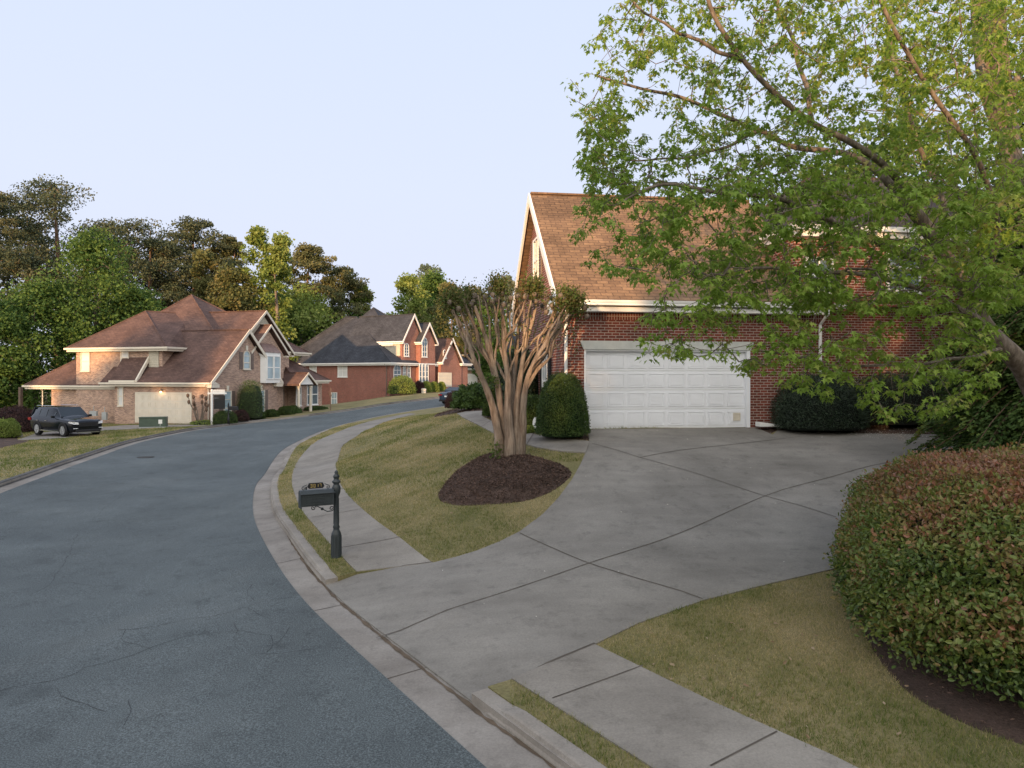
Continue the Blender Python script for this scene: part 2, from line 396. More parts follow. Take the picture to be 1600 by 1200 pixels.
# ---------------------------------------------------------------- ground materials
M_ASPH, _nt, _b = new_mat('asphalt', 0.85, 0.3)
_v = coords(_nt)
_c = ramp(_nt, noise(_nt, _v, 0.35, 6, 0.6), [(0.3, (0.068, 0.080, 0.083)), (0.55, (0.088, 0.102, 0.104)), (0.75, (0.112, 0.126, 0.126))])
_c = mix(_nt, 1.0, _c, ramp(_nt, noise(_nt, coords(_nt, 'Object', (.8, .3, 1)), 0.5, 7, 0.7), [(0.3, (0.80,) * 3), (0.5, (1.0,) * 3), (0.7, (1.12,) * 3)]), 'MULTIPLY')
_g = ramp(_nt, noise(_nt, _v, 60, 2, 0.9), [(0.34, (0.35,) * 3), (0.5, (1,) * 3), (0.64, (2.1,) * 3)])
_c = mix(_nt, 0.75, _c, _g, 'MULTIPLY')
_c = mix(_nt, 1.0, _c, ramp(_nt, noise(_nt, _v, 1.6, 8, 0.72), [(0.34, (0.78,) * 3), (0.46, (1.0,) * 3), (0.62, (1.0,) * 3), (0.74, (1.10,) * 3)]), 'MULTIPLY')
_nt.links.new(_c, _b.inputs['Base Color']); bump(_nt, _b, noise(_nt, _v, 70, 3, 0.8), 0.5, 0.008)
def conc(name, cols, speck=True):
    m, nt, b = new_mat(name, 0.88, 0.25); v = coords(nt)
    c = ramp(nt, noise(nt, v, 0.55, 7, 0.62), [(0.28, cols[0]), (0.5, cols[1]), (0.74, cols[2])])
    v2 = coords(nt, 'Object', (0.5, 2.2, 1)); c = mix(nt, 0.5, c, ramp(nt, noise(nt, v2, 1.4, 5), [(0.3, (0.78,) * 3), (0.7, (1.16,) * 3)]), 'MULTIPLY')
    c = mix(nt, 1.0, c, ramp(nt, noise(nt, v, 3.2, 8, 0.75), [(0.36, (0.80,) * 3), (0.47, (1.0,) * 3), (0.60, (1.0,) * 3), (0.72, (1.12,) * 3)]), 'MULTIPLY')
    g = ramp(nt, noise(nt, v, 38, 4, 0.8), [(0.3, (0.75,) * 3), (0.7, (1.25,) * 3)]); c = mix(nt, 0.7, c, g, 'MULTIPLY')
    nt.links.new(c, b.inputs['Base Color']); bump(nt, b, noise(nt, v, 45, 4, 0.8), 0.3, 0.005); return m
M_DRIVE = conc('driveway_concrete', [(0.160, 0.147, 0.128), (0.216, 0.199, 0.175), (0.272, 0.252, 0.222)])
M_WALK = conc('sidewalk_concrete', [(0.170, 0.152, 0.130), (0.236, 0.213, 0.183), (0.308, 0.280, 0.242)])
M_GUT = conc('gutter_concrete', [(0.17, 0.150, 0.130), (0.24, 0.216, 0.190), (0.31, 0.285, 0.255)])
M_KERB = conc('kerb_concrete', [(0.18, 0.155, 0.13), (0.26, 0.232, 0.20), (0.33, 0.30, 0.265)])
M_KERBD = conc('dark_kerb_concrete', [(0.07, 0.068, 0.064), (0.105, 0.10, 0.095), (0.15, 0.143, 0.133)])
M_JOINT = plain('joint_filler', (0.095, 0.080, 0.065), 0.95, 0.3, 4)
M_CRACK = plain('crack_dirt', (0.046, 0.049, 0.052), 0.95, 0.3, 4)
M_LAWN = ground_mat('lawn_soil', [(0.140, 0.135, 0.055), (0.215, 0.182, 0.085), (0.290, 0.232, 0.122)], 0.6, 30, bmp=0.8, dist=0.03)
M_MULCH = ground_mat('mulch', [(0.060, 0.042, 0.033), (0.095, 0.063, 0.050), (0.135, 0.090, 0.070)], 3, 34, bmp=1.0, dist=0.05)

# ---------------------------------------------------------------- ground: one sheet cut into road, kerb strip, paving, beds and lawn
rg = np.random.default_rng(5)
def grid(x0, x1, y0, y1, st, hole=None):
    X, Y = np.meshgrid(np.arange(x0, x1 + .01, st), np.arange(y0, y1 + .01, st)); q = np.stack([X.ravel(), Y.ravel()], 1)
    if hole: q = q[~((q[:, 0] > hole[0]) & (q[:, 0] < hole[1]) & (q[:, 1] > hole[2]) & (q[:, 1] < hole[3]))]
    return q
pts = np.vstack([grid(-15, 15, 0.5, 27, 0.5), grid(-41, 20, -8, 79, 1.5, (-15.4, 15.4, 0, 27.4)), grid(-140, 140, -90, 200, 8, (-42, 21, -9, 80)),
                 grid(-1800, 1800, -1800, 1800, 200, (-145, 145, -95, 205))])
pts = pts + rg.uniform(-.05, .05, pts.shape)
V2 = [Vector(p) for p in pts]; E2 = []
def add_loop(P, closed=True):
    k = len(V2); P = [tuple(p) for p in P]
    V2.extend(Vector(p) for p in P); n = len(P)
    E2.extend((k + i, k + (i + 1) % n) for i in range(n if closed else n - 1))
for nm, _ in ZONES:
    if nm in ('road', 'gutter', 'kerb'): continue
    P = POLY[nm]; add_loop([p for i, p in enumerate(P) if i == 0 or (Vector(p) - Vector(P[i - 1])).length > 0.01])
for L in (KR, KL, GR, GL, BR, BL): add_loop(L, False)
vo, eo, fo, *_ = delaunay_2d_cdt(V2, E2, [], 0, 0.004)
vo = np.array([tuple(v) for v in vo]); fo = np.array([f for f in fo if len(f) == 3])
cen = vo[fo].mean(1); zf = zone_of(cen)
def zone_mesh(name, zs, mat, height, skirt=0.0, parent=None):
    f = fo[np.isin(zf, zs)]
    if len(f) == 0: return None
    used, inv = np.unique(f.ravel(), return_inverse=True); f = inv.reshape(-1, 3)
    q = vo[used]; z = height(q); V = np.column_stack([q, z])
    # faces wind up
    a, b, c = V[f[:, 0]], V[f[:, 1]], V[f[:, 2]]
    fl = ((b - a)[:, 0] * (c - a)[:, 1] - (b - a)[:, 1] * (c - a)[:, 0]) < 0
    f[fl] = f[fl][:, ::-1]
    idx = f.ravel(); tot = np.full(len(f), 3)
    if skirt:
        e = np.vstack([f[:, [0, 1]], f[:, [1, 2]], f[:, [2, 0]]]); key = np.sort(e, 1)
        _, first, cnt = np.unique(key, axis=0, return_index=True, return_counts=True)
        be = e[first[cnt == 1]]; k = len(V)
        low = V.copy(); low[:, 2] -= skirt; V = np.vstack([V, low])
        sk = np.column_stack([be[:, 1], be[:, 0], be[:, 0] + k, be[:, 1] + k])
        idx = np.concatenate([idx, sk.ravel()]); tot = np.concatenate([tot, np.full(len(sk), 4)])
    o = np_mesh(name, V, idx, tot, mat, parent)
    if parent is None: o['kind'] = 'structure'
    return o
zh = lambda nm: (lambda q: zone_height(nm, q))
road = zone_mesh('road', [ZN['road']], M_ASPH, zh('road'), 0.03)
gutter = zone_mesh('gutter', [ZN['gutter']], M_GUT, zh('gutter'))
drive = zone_mesh('driveway', [ZN['driveway']], M_DRIVE, zh('driveway'), 0.12)
walk = zone_mesh('sidewalk', [ZN['walk'], ZN['walk2']], M_WALK, zh('walk'), 0.12)
fwalk = zone_mesh('front_walk', [ZN['front_walk']], M_WALK, zh('front_walk'), 0.12)
driveL = zone_mesh('neighbour_driveway', [ZN['drive_left']], M_GUT, zh('drive_left'), 0.12)
mulches = {}
for nm in ('bed_tree', 'bed_front', 'bed_side', 'bed_hedge', 'bed_left'):
    mulches[nm] = zone_mesh('mulch_bed', [ZN[nm]], M_MULCH, zh(nm), 0.08)
kb = zone_mesh('kerb_bedding', [ZN['kerb']], M_KERB, zh('kerb'), 0.16)
lawn = zone_mesh('lawn', [ZN['lawn']], M_LAWN, zh('lawn'), 0.22)
# kerbs: a swept profile, interrupted and tapered at the driveways
def kerb(name, L, side, mat, cuts):
    L = np.asarray(L); zr = H(L) - KERB
    prof = [(-0.012, -0.05, 0), (-0.012, 0.02, 0), (0.035, 0, 1), (0.06, .012, 1), (0.20, .008, 1), (0.20, -0.12, 0)]
    mb = MB(); n = len(prof); off = [offset_line(L, side * d) for d, _, _ in prof]; fac = np.ones(len(L))
    for a, b in cuts:
        for i in range(len(L)):
            if a <= i <= b: fac[i] = 0
            else: fac[i] = min(fac[i], (a - i + .35) / 2 if i < a else (i - b + .35) / 2)
    fac = np.clip(fac, 0, 1); base = len(mb.v)
    for i in range(len(L)):
        for j, (d, dz, up) in enumerate(prof):
            p = off[j][i]; z = zr[i] + dz + (KERB * fac[i] if up else 0) if up or j < 5 else zr[i] + KERB + dz
            if fac[i] == 0: z = zr[i] - 0.06
            mb.v.append((p[0], p[1], z))
    for i in range(len(L) - 1):
        if fac[i] == 0 and fac[i + 1] == 0: continue
        for j in range(n - 1):
            q = (i * n + j, (i + 1) * n + j, (i + 1) * n + j + 1, i * n + j + 1)
            mb.f.append(q if side > 0 else q[::-1]); mb.m.append(0)
    o = mb.build(name, mat); o['kind'] = 'structure'; return o
kerb_r = kerb('kerb', KR, 1, M_KERB, [(i2, i1)])
_j1 = near_i(KL, ray(375, 661, KERB)); _j2 = near_i(KL, ray(470, 650.5, KERB))
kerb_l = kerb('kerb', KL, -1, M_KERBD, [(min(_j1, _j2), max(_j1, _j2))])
# joints and cracks: narrow strips lying on the surface
def strips(name, lines, width, mat, parent, height, jag=0.0, lift=0.004, seed=1):
    r = np.random.default_rng(seed); mb = MB()
    for L in lines:
        L = resample(L, 0.12 if jag else 0.35)
        if jag:
            nn = len(L); off = np.cumsum(r.normal(0, jag, nn)); off -= np.linspace(off[0], off[-1], nn); L = L + offset_line(np.zeros((2, 2)), 0)[0] * 0 + (offset_line(L, 1.0) - L) * off[:, None]
        wv = width * (r.uniform(0.35, 1.2, len(L)) if jag else np.ones(len(L)))
        t = offset_line(L, 1.0) - L; A = L - t * wv[:, None] / 2; B = L + t * wv[:, None] / 2
        za = height(A) + lift; zb = height(B) + lift; zc = height(L) + lift; k = len(mb.v)
        for i in range(len(L)):
            mb.v += [(A[i, 0], A[i, 1], max(za[i], zc[i])), (B[i, 0], B[i, 1], max(zb[i], zc[i]))]
        for i in range(len(L) - 1): mb.f.append((k + 2 * i, k + 2 * i + 1, k + 2 * i + 3, k + 2 * i + 2)); mb.m.append(0)
    return mb.build(name, mat, parent)
J = [[(588,984),(700,952),(810,918),(920,880),(1050,838),(1195,775),(1300,745),(1365,727),(1450,712)], [(812,833),(865,857),(920,880),(1000,905),(1060,922),(1098,936)],
     [(1000,715),(1095,742),(1195,775),(1250,790),(1306,808)], [(1000,715),(1060,704),(1140,695),(1251,682)], [(925,693),(1000,715)]]
strips('expansion_joint', [smooth_line(rays(l), 4) for l in J], 0.020, M_JOINT, drive, zh('driveway'), lift=0.006)
strips('expansion_joint', [rays(l) for l in ([(557,891),(676,878)], [(752,1084),(799,1058),(929,1005)])], 0.03, M_JOINT, drive, zh('driveway'), lift=0.005)
strips('expansion_joint', [rays(l) for l in ([(487,808.5),(565,795)], [(530,856),(625,839)], [(465,770),(537,763)], [(487,702),(538,696)], [(863,1091),(1004,1040)], [(1110,1197),(1214,1143)])],
       0.018, M_JOINT, walk, zh('walk'), lift=0.005)
strips('expansion_joint', [rays(l) for l in ([(835,677),(822,697)], [(770,656),(752,668)])], 0.018, M_JOINT, fwalk, zh('front_walk'), lift=0.006)
gj = [[tuple(KR[i]), tuple(GR[i])] for i in range(6, 150, 8)]
strips('expansion_joint', gj, 0.014, M_JOINT, gutter, zh('gutter'), lift=0.005)
rz = zh('road')
CR = [[(0,1060),(90,1040),(180,1030),(300,1000),(350,970),(500,930),(620,885),(700,860),(790,845),(880,835),(1020,850)], [(440,830),(560,820),(680,795),(850,770),(920,745),(1000,720),(1110,705)],
      [(0,570),(150,545),(290,525),(420,505),(560,495)], [(0,450),(200,438),(430,418),(660,408),(900,392)], [(250,578),(420,585),(560,582),(700,562),(850,540),(980,532)], [(370,395),(430,345),(500,300),(540,265)],
      [(470,830),(455,870),(520,890),(570,905)], [(215,1050),(235,1080),(290,1090),(400,1140)], [(480,1095),(488,1130),(465,1190)], [(880,800),(890,830),(885,845)], [(945,660),(940,700),(955,720)],
      [(930,750),(990,780),(1015,790)], [(1015,850),(1035,880),(1000,915)], [(940,922),(1060,918),(1180,900)], [(1040,880),(1085,820)], [(200,660),(260,650),(330,665),(470,665)], [(250,262),(380,256),(520,250)],
      [(620,292),(700,300),(860,330)], [(760,520),(880,505),(960,500)], [(100,700),(180,660),(240,560),(290,470)]]
strips('surface_crack', [rays([(x / 2.4, 640 + y / 2.4) for x, y in l], KERB) for l in CR], 0.009, M_CRACK, road, rz, jag=0.016, lift=0.003, seed=3)
M_GRIT = plain('gutter_grit', (0.115, 0.085, 0.058), 0.95, 0.4, 3)
strips('gutter_grit', [offset_line(KR[4:190], -0.035)], 0.06, M_GRIT, gutter, zh('gutter'), jag=0.004, lift=0.006, seed=6)
# loose litter: petals and dry leaves
def scatter_on(polyn, n, seed, dens=None):
    r = np.random.default_rng(seed); P = np.asarray(POLY[polyn]) if isinstance(polyn, str) else np.asarray(polyn)
    lo, hi = P.min(0), P.max(0); q = r.uniform(lo, hi, (n * 6, 2)); q = q[inside(q, P)]; return q[:n]
# grass blades on the near lawns, thinner with distance
M_BLADE = leaf_mat('grass_blades', [(0.110, 0.150, 0.034), (0.220, 0.225, 0.072), (0.375, 0.310, 0.145), (0.54, 0.43, 0.24)], 0.7, 0.35, 0.1)
def grass(name, box, dens, hgt, wid, seed, ymin=0, ymax=99):
    r = np.random.default_rng(seed); x0, x1, y0, y1 = box
    n = int((x1 - x0) * (y1 - y0) * dens); q = np.column_stack([r.uniform(x0, x1, n), r.uniform(y0, y1, n)])
    q = q[(np.abs(q[:, 0]) < q[:, 1] * 0.76 + 1)]
    q = q[zone_of(q) == ZN['lawn']]
    if name == 'near': pass
    n = len(q); q0 = q; q = q + r.normal(0, .022, (n, 2)); P = np.column_stack([q, zone_height('lawn', q) - 0.004])
    ptch = patchy(q)
    D = np.column_stack([r.normal(0, .45, n), r.normal(0, .45, n), np.ones(n)])
    t = np.clip(ptch + r.normal(0, .25, n) - (.16 if name == 'e' else 0), 0, 1)
    cl = np.sin(q[:, 0] * 23 + 3 * np.sin(q[:, 1] * 11)) * np.sin(q[:, 1] * 19 + 2 * np.sin(q[:, 0] * 13)); t = np.clip(t - .13 * cl, 0, 1)
    hh = hgt * r.uniform(.5, 1.3, n) * (1.15 - .5 * ptch) * (1 + .35 * cl)
    return P, D, rnd_dirs(r, n), hh, t, wid
def patchy(q):
    x, y = q[:, 0], q[:, 1]
    v = np.sin(x * 1.7 + 1.3 * np.sin(y * .9)) + np.sin(y * 1.3 + 2 + np.sin(x * .7) * 1.7) + .7 * np.sin(x * 3.9 + y * 2.3) + .5 * np.sin(y * 5.1 - x * 2.9) + .4 * np.sin(x * 8.3 + 1.7 * np.sin(y * 7.1))
    return np.clip(0.46 + v * 0.15, 0, 1)
parts = [grass('a', (0, 9, 4.8, 12), 3600, .052, .13, 1), grass('b', (-6, 1, 9.5, 16), 2800, .050, .15, 2), grass('c', (-9, 4, 16, 24), 1200, .055, .22, 3), grass('d', (-12, 1, 24, 45), 420, .06, .36, 4), grass('e', (-36, -12, 18, 52), 170, .075, .6, 5)]
Pq = np.vstack([p[0] for p in parts]); Dq = np.vstack([p[1] for p in parts]); Nq = np.vstack([p[2] for p in parts])
hq = np.concatenate([p[3] for p in parts]); tq = np.concatenate([p[4] for p in parts]); wq = np.concatenate([np.full(len(p[0]), p[5]) for p in parts])
B_ = unit(np.cross(unit(Dq), Nq)) * (hq * 0 + wq * 0.05)[:, None]
Du = unit(Dq) * hq[:, None]
VV = np.stack([Pq - B_ * .5, Pq + B_ * .5, Pq + Du], 1).reshape(-1, 3)
go = np_mesh('grass', VV, np.arange(len(VV)), np.full(len(Pq), 3), M_BLADE, None, np.repeat(tq, 3))
tag(go, 'short mown grass, half green and half straw coloured, on the front lawns and kerb strip', 'grass', kind='stuff')
# mulch chips
M_CHIP = leaf_mat('mulch_chips', [(0.045, 0.030, 0.024), (0.095, 0.060, 0.046), (0.175, 0.112, 0.084)], 0.9, 0.0)
def chips(poly, n, size, seed, zone):
    q = scatter_on(poly, n, seed); r = np.random.default_rng(seed + 1); q = q[zone_of(q) == ZN[zone]]
    P = np.column_stack([q, zone_height(zone, q) + 0.006]); D = rnd_dirs(r, len(q)); D[:, 2] *= .4
    Nn = rnd_dirs(r, len(q)); Nn[:, 2] += 1.5
    return P, D, Nn, size * r.uniform(.5, 1.5, len(q)), r.uniform(0, 1, len(q))
for nm, n, sz in (('bed_tree', 16000, .045), ('bed_front', 9000, .06), ('bed_side', 9000, .06), ('bed_hedge', 9000, .045)):
    a = chips(nm, n, sz, len(nm), nm)
    co = leaves('mulch_chips', *a, M_CHIP, None, 'quad', 0.55); co.parent = mulches[nm]
M_PETAL = leaf_mat('petals', [(0.55, 0.5, 0.42), (0.75, 0.72, 0.68)], 0.7, 0.2)
q = scatter_on(rays([(1240,668),(1360,663),(1490,668),(1495,685),(1400,690),(1300,678)]), 900, 9); r_ = np.random.default_rng(4)
q2 = scatter_on('driveway', 60, 19); q = np.vstack([q, q2])
po = leaves('fallen_petals', np.column_stack([q, [ground_z(*p) + 0.02 for p in q]]), rnd_dirs(r_, len(q)) * (1, 1, .2), rnd_dirs(r_, len(q)) + (0, 0, 2), 0.035 * r_.uniform(.5, 1.3, len(q)), r_.uniform(0, 1, len(q)), M_PETAL, None, 'oval')
tag(po, 'tiny white petals fallen on the mulch by the dark hedges beside the driveway', 'petals', kind='stuff')
M_DRY = leaf_mat('dry_leaves', [(0.20, 0.12, 0.06), (0.42, 0.32, 0.22)], 0.7, 0.2)
q = np.vstack([scatter_on(rays([(760,1070),(1000,1180),(1300,1170),(1500,1150),(1300,900),(1000,985)]), 90, 29), scatter_on(rays([(560,720),(680,880),(900,760),(720,660)]), 50, 31)]); q = q[zone_of(q) == ZN['lawn']]
po = leaves('fallen_leaves', np.column_stack([q, [ground_z(*p) + 0.035 for p in q]]), rnd_dirs(r_, len(q)) * (1, 1, .2), rnd_dirs(r_, len(q)) + (0, 0, 1.5), 0.055 * r_.uniform(.5, 1.3, len(q)), r_.uniform(0, 1, len(q)), M_DRY, None, 'oval')
tag(po, 'dry tan leaves scattered over the front lawns', 'leaves', kind='stuff')
# manhole
x, y = ray(227, 715, KERB); mh = MB(); zz = float(rz(np.array([(x, y)]))[0])
mh.lathe(0, 0, [(.36, -.02), (.36, .012), (.33, .014), (.33, .006), (.30, .006), (.30, .014), (.0001, .014)], 24)
mo = mh.build('manhole_cover', plain('cast_iron', (0.04, 0.038, 0.036), 0.7, 0.3, 8, bmp=.4)); mo.location = (x, y, zz)
tag(mo, 'round dark iron manhole cover set in the blue grey asphalt near the left kerb', 'manhole cover')

# ---------------------------------------------------------------- building materials
BR_MAIN = brick_mat('red_brick', (0.20, 0.050, 0.032), (0.115, 0.034, 0.024), (0.36, 0.29, 0.25), stain=0.18)
BR_TAN = brick_mat('tan_brick', (0.52, 0.33, 0.235), (0.25, 0.145, 0.11), (0.46, 0.39, 0.33), stain=0.15)
BR_RED2 = brick_mat('orange_brick', (0.30, 0.10, 0.075), (0.21, 0.075, 0.06), (0.38, 0.26, 0.21), stain=0.15)
BR_SOLD = brick_mat('soldier_brick', (0.185, 0.05, 0.033), (0.12, 0.036, 0.026), (0.36, 0.29, 0.25), bw=0.075, bh=0.22, offs=0, stain=0.18)
SH_MAIN = brick_mat('brown_shingles', (0.215, 0.136, 0.080), (0.145, 0.092, 0.058), (0.092, 0.060, 0.042), 0.33, 0.145, 0.012, 0.38, bmp=0.6)
SH_DARK = brick_mat('dark_shingles', (0.085, 0.062, 0.055), (0.060, 0.045, 0.041), (0.035, 0.028, 0.026), 0.33, 0.145, 0.012, 0.3)
SH_BRN = brick_mat('red_brown_shingles', (0.135, 0.082, 0.066), (0.092, 0.056, 0.048), (0.070, 0.042, 0.036), 0.33, 0.145, 0.014, 0.32)
SH_GREY = brick_mat('charcoal_shingles', (0.058, 0.062, 0.074), (0.040, 0.043, 0.053), (0.026, 0.028, 0.034), 0.33, 0.145, 0.014, 0.35)
M_WHITE = plain('white_paint', (0.78, 0.77, 0.74), 0.5, 0.05, 2)
M_CREAM = plain('cream_paint', (0.66, 0.60, 0.50), 0.55, 0.06, 2)
M_DOOR = plain('door_white', (0.82, 0.83, 0.86), 0.45, 0.04, 1.2)
M_STONE = plain('grey_lintel', (0.52, 0.53, 0.50), 0.7, 0.08, 5)
M_SHUT = plain('shutter_brown', (0.17, 0.13, 0.11), 0.6, 0.15, 6)
M_BLACK = plain('black_metal', (0.018, 0.018, 0.02), 0.45, 0.2, 6)
M_COPPER = plain('aged_copper', (0.20, 0.13, 0.11), 0.5, 0.25, 4)
M_PANE = glass_mat('window_glass', (0.10, 0.14, 0.17)); M_PANEB = glass_mat('pale_blue_glass', (0.36, 0.46, 0.50), 0.2)
M_BLIND = plain('window_blind', (0.62, 0.62, 0.60), 0.6, 0.05, 2)
M_SIDING = brick_mat('lap_siding', (0.50, 0.46, 0.37), (0.47, 0.43, 0.35), (0.30, 0.27, 0.22), 3.5, 0.16, 0.008, 0.06)

class Frame:
    """a house's own axes: x to the right along its near wall, y away, z up"""
    def __init__(s, ox, oy, oz, deg): s.o = Vector((ox, oy, oz)); s.a = rad(deg); s.R = Matrix.Rotation(s.a, 3, 'Z'); s.Ri = s.R.transposed()
    def hit(s, px, py, axis, c):
        """where the sight line through a photo pixel meets the plane x=c or y=c of the house"""
        d = s.Ri @ Vector(((px - 800) / F, 1, -(py - HY) / F)); p = s.Ri @ (Vector((0, 0, CAMZ)) - s.o)
        i = 'xy'.index(axis); t = (c - p[i]) / d[i]; return p + d * t
    def rect(s, x0, y0, x1, y1, axis, c):
        a = s.hit(x0, y0, axis, c); b = s.hit(x1, y1, axis, c); u = 1 if axis == 'x' else 0
        return min(a[u], b[u]), max(a[u], b[u]), min(a.z, b.z), max(a.z, b.z)
    def world(s, p): return s.R @ Vector(p) + s.o

def pl(axis, c, sgn, u, z, d):
    """point on a wall: u along it, z up, d out of it"""
    return (c + sgn * d, u, z) if axis == 'x' else (u, c + sgn * d, z)
def wbox(mb, axis, c, sgn, u0, u1, z0, z1, d0, d1, mi=0):
    a = pl(axis, c, sgn, u0, z0, d0); b = pl(axis, c, sgn, u1, z1, d1); mb.box(a[0], b[0], a[1], b[1], a[2], b[2], mi)
def window(par, axis, c, sgn, r, nx=2, nz=2, fr=M_WHITE, gl=M_PANE, arch=False, shut=None, sill=True, fw=0.07, key=False):
    u0, u1, z0, z1 = r; W = u1 - u0; m = MB()
    zt = z1 - (W / 2 if arch else 0)
    for a in ((u0, u0 + fw, z0, zt), (u1 - fw, u1, z0, zt), (u0 + fw, u1 - fw, z0, z0 + fw)): wbox(m, axis, c, sgn, *a, 0.004, 0.07)
    if not arch: wbox(m, axis, c, sgn, u0 + fw, u1 - fw, z1 - fw, z1, 0.004, 0.07)
    else:
        K = 10; uc = (u0 + u1) / 2
        for i in range(K):
            q0, q1 = PI * i / K, PI * (i + 1) / K; P = [(uc + math.cos(q) * rr, zt + math.sin(q) * rr) for q, rr in ((q0, W / 2), (q1, W / 2), (q1, W / 2 - fw), (q0, W / 2 - fw))]
            A = [pl(axis, c, sgn, *p, 0.004) for p in P]; B = pl(axis, c, sgn, 0, 0, 0.066); A0 = pl(axis, c, sgn, 0, 0, 0)
            m.prism(A, tuple(b - a for a, b in zip(A0, B)))
    mw = 0.022
    for i in range(1, nx): uu = u0 + W * i / nx; wbox(m, axis, c, sgn, uu - mw, uu + mw, z0 + fw, (z1 if arch else z1) - fw, 0.03, 0.052)
    for j in range(1, nz):
        zz = z0 + (zt - z0) * j / nz if arch else z0 + (z1 - z0) * j / nz; k = 1.8 if j == nz // 2 else 1
        wbox(m, axis, c, sgn, u0 + fw, u1 - fw, zz - mw * k, zz + mw * k, 0.03, 0.055)
    if arch: wbox(m, axis, c, sgn, u0 + fw, u1 - fw, zt - mw, zt + mw, 0.03, 0.054)
    o = m.build('window', fr, par)
    g = MB()
    if arch:
        uc = (u0 + u1) / 2; rr = W / 2 - fw; P = [(u0 + fw, z0 + fw), (u1 - fw, z0 + fw)] + [(uc + math.cos(PI * i / 12) * rr, zt + math.sin(PI * i / 12) * rr) for i in range(13)]
        A = [pl(axis, c, sgn, *p, 0.012) for p in P]; B = pl(axis, c, sgn, 0, 0, 0.012); A0 = pl(axis, c, sgn, 0, 0, 0); g.prism(A, tuple(b - a for a, b in zip(A0, B)))
    else: wbox(g, axis, c, sgn, u0 + fw, u1 - fw, z0 + fw, z1 - fw, 0.010, 0.024)
    g.build('pane', gl, o)
    if sill:
        q = MB(); wbox(q, axis, c, sgn, u0 - .05, u1 + .05, z0 - .07, z0 - .002, 0.003, 0.11); q.build('sill', fr, o)
    if shut:
        for s_ in (-1, 1):
            q = MB(); a, b = (u0 - .44, u0 - .03) if s_ < 0 else (u1 + .03, u1 + .44); wbox(q, axis, c, sgn, a, b, z0, zt + (W * .35 if arch else 0), 0.004, 0.04)
            k = int((zt - z0) / .09)
            for i in range(k): wbox(q, axis, c, sgn, a + .05, b - .05, z0 + .06 + i * .09, z0 + .10 + i * .09, 0.03, 0.055)
            q.build('shutter', shut, par)
    if key:
        q = MB(); uc = (u0 + u1) / 2; P = [(uc - .09, z1 + .02), (uc + .09, z1 + .02), (uc + .14, z1 + .38), (uc - .14, z1 + .38)]
        A = [pl(axis, c, sgn, *p, 0.0) for p in P]; B = pl(axis, c, sgn, 0, 0, 0.08); A0 = pl(axis, c, sgn, 0, 0, 0); q.prism(A, tuple(b - a for a, b in zip(A0, B))); q.build('keystone', M_CREAM, par)
    return o
def wall_box(par, mat, x0, x1, y0, y1, z0, z1):
    return MB().box(x0, x1, y0, y1, z0, z1).build('wall', mat, par, uv=True)
def gable_wall(par, mat, axis, c0, c1, u0, u1, z0, zr):
    """triangle of wall under a gable roof, ridge along axis; c0..c1 along the ridge"""
    P = [(u0, z0), (u1, z0), ((u0 + u1) / 2, zr)]
    if axis == 'x': A = [(c0, u, z) for u, z in P]; v = (c1 - c0, 0, 0)
    else: A = [(u, c0, z) for u, z in P]; v = (0, c1 - c0, 0)
    return MB().prism(A, v).build('gable_wall', mat, par, uv=True)
def roof_gable(par, mat, axis, c0, c1, u0, u1, ze, zr, trim=M_WHITE, th=0.16, rake=(True, True), gut=True, tw=0.2):
    """two slopes with ridge along axis from c0 to c1; u0,u1 eave lines, ze eave height, zr ridge height"""
    um = (u0 + u1) / 2; m = MB()
    for ue in (u0, u1):
        P = [(ue, ze), (um, zr), (um, zr - th), (ue, ze - th)]
        if axis == 'x': m.prism([(c0, u, z) for u, z in P], (c1 - c0, 0, 0))
        else: m.prism([(u, c0, z) for u, z in P], (0, c1 - c0, 0))
    r = m.build('roof', mat, par, uv=True)
    cap = MB(); 
    if axis == 'x': cap.box(c0 + .02, c1 - .02, um - .10, um + .10, zr - .03, zr + .035)
    else: cap.box(um - .10, um + .10, c0 + .02, c1 - .02, zr - .03, zr + .035)
    cap.build('ridge_cap', mat, r, uv=True)
    for k, (c, s_) in enumerate(((c0, -1), (c1, 1))):
        if not rake[k]: continue
        t = MB()
        for ue in (u0, u1):
            sg = 1 if ue > um else -1
            P = [(ue + sg * .02, ze + .015), (um, zr + .015), (um, zr - tw - .03), (ue + sg * .02, ze - tw - .03)]
            if axis == 'x': t.prism([(c, u, z) for u, z in P], (s_ * .06, 0, 0))
            else: t.prism([(u, c, z) for u, z in P], (0, s_ * .06, 0))
        t.build('rake_board', trim, par)
    if gut:
        for ue in (u0, u1):
            sg = 1 if ue > um else -1; g = MB(); a, b = sorted((ue + sg * .005, ue + sg * .13)); a2, b2 = sorted((ue - sg * .02, ue - sg * .34))
            if axis == 'x': g.box(c0, c1, a, b, ze - .14, ze - .01); g.box(c0, c1, a2, b2, ze - th - .14, ze - th - .02)
            else: g.box(a, b, c0, c1, ze - .14, ze - .01); g.box(a2, b2, c0, c1, ze - th - .14, ze - th - .02)
            g.build('gutter', trim, par)
    return r
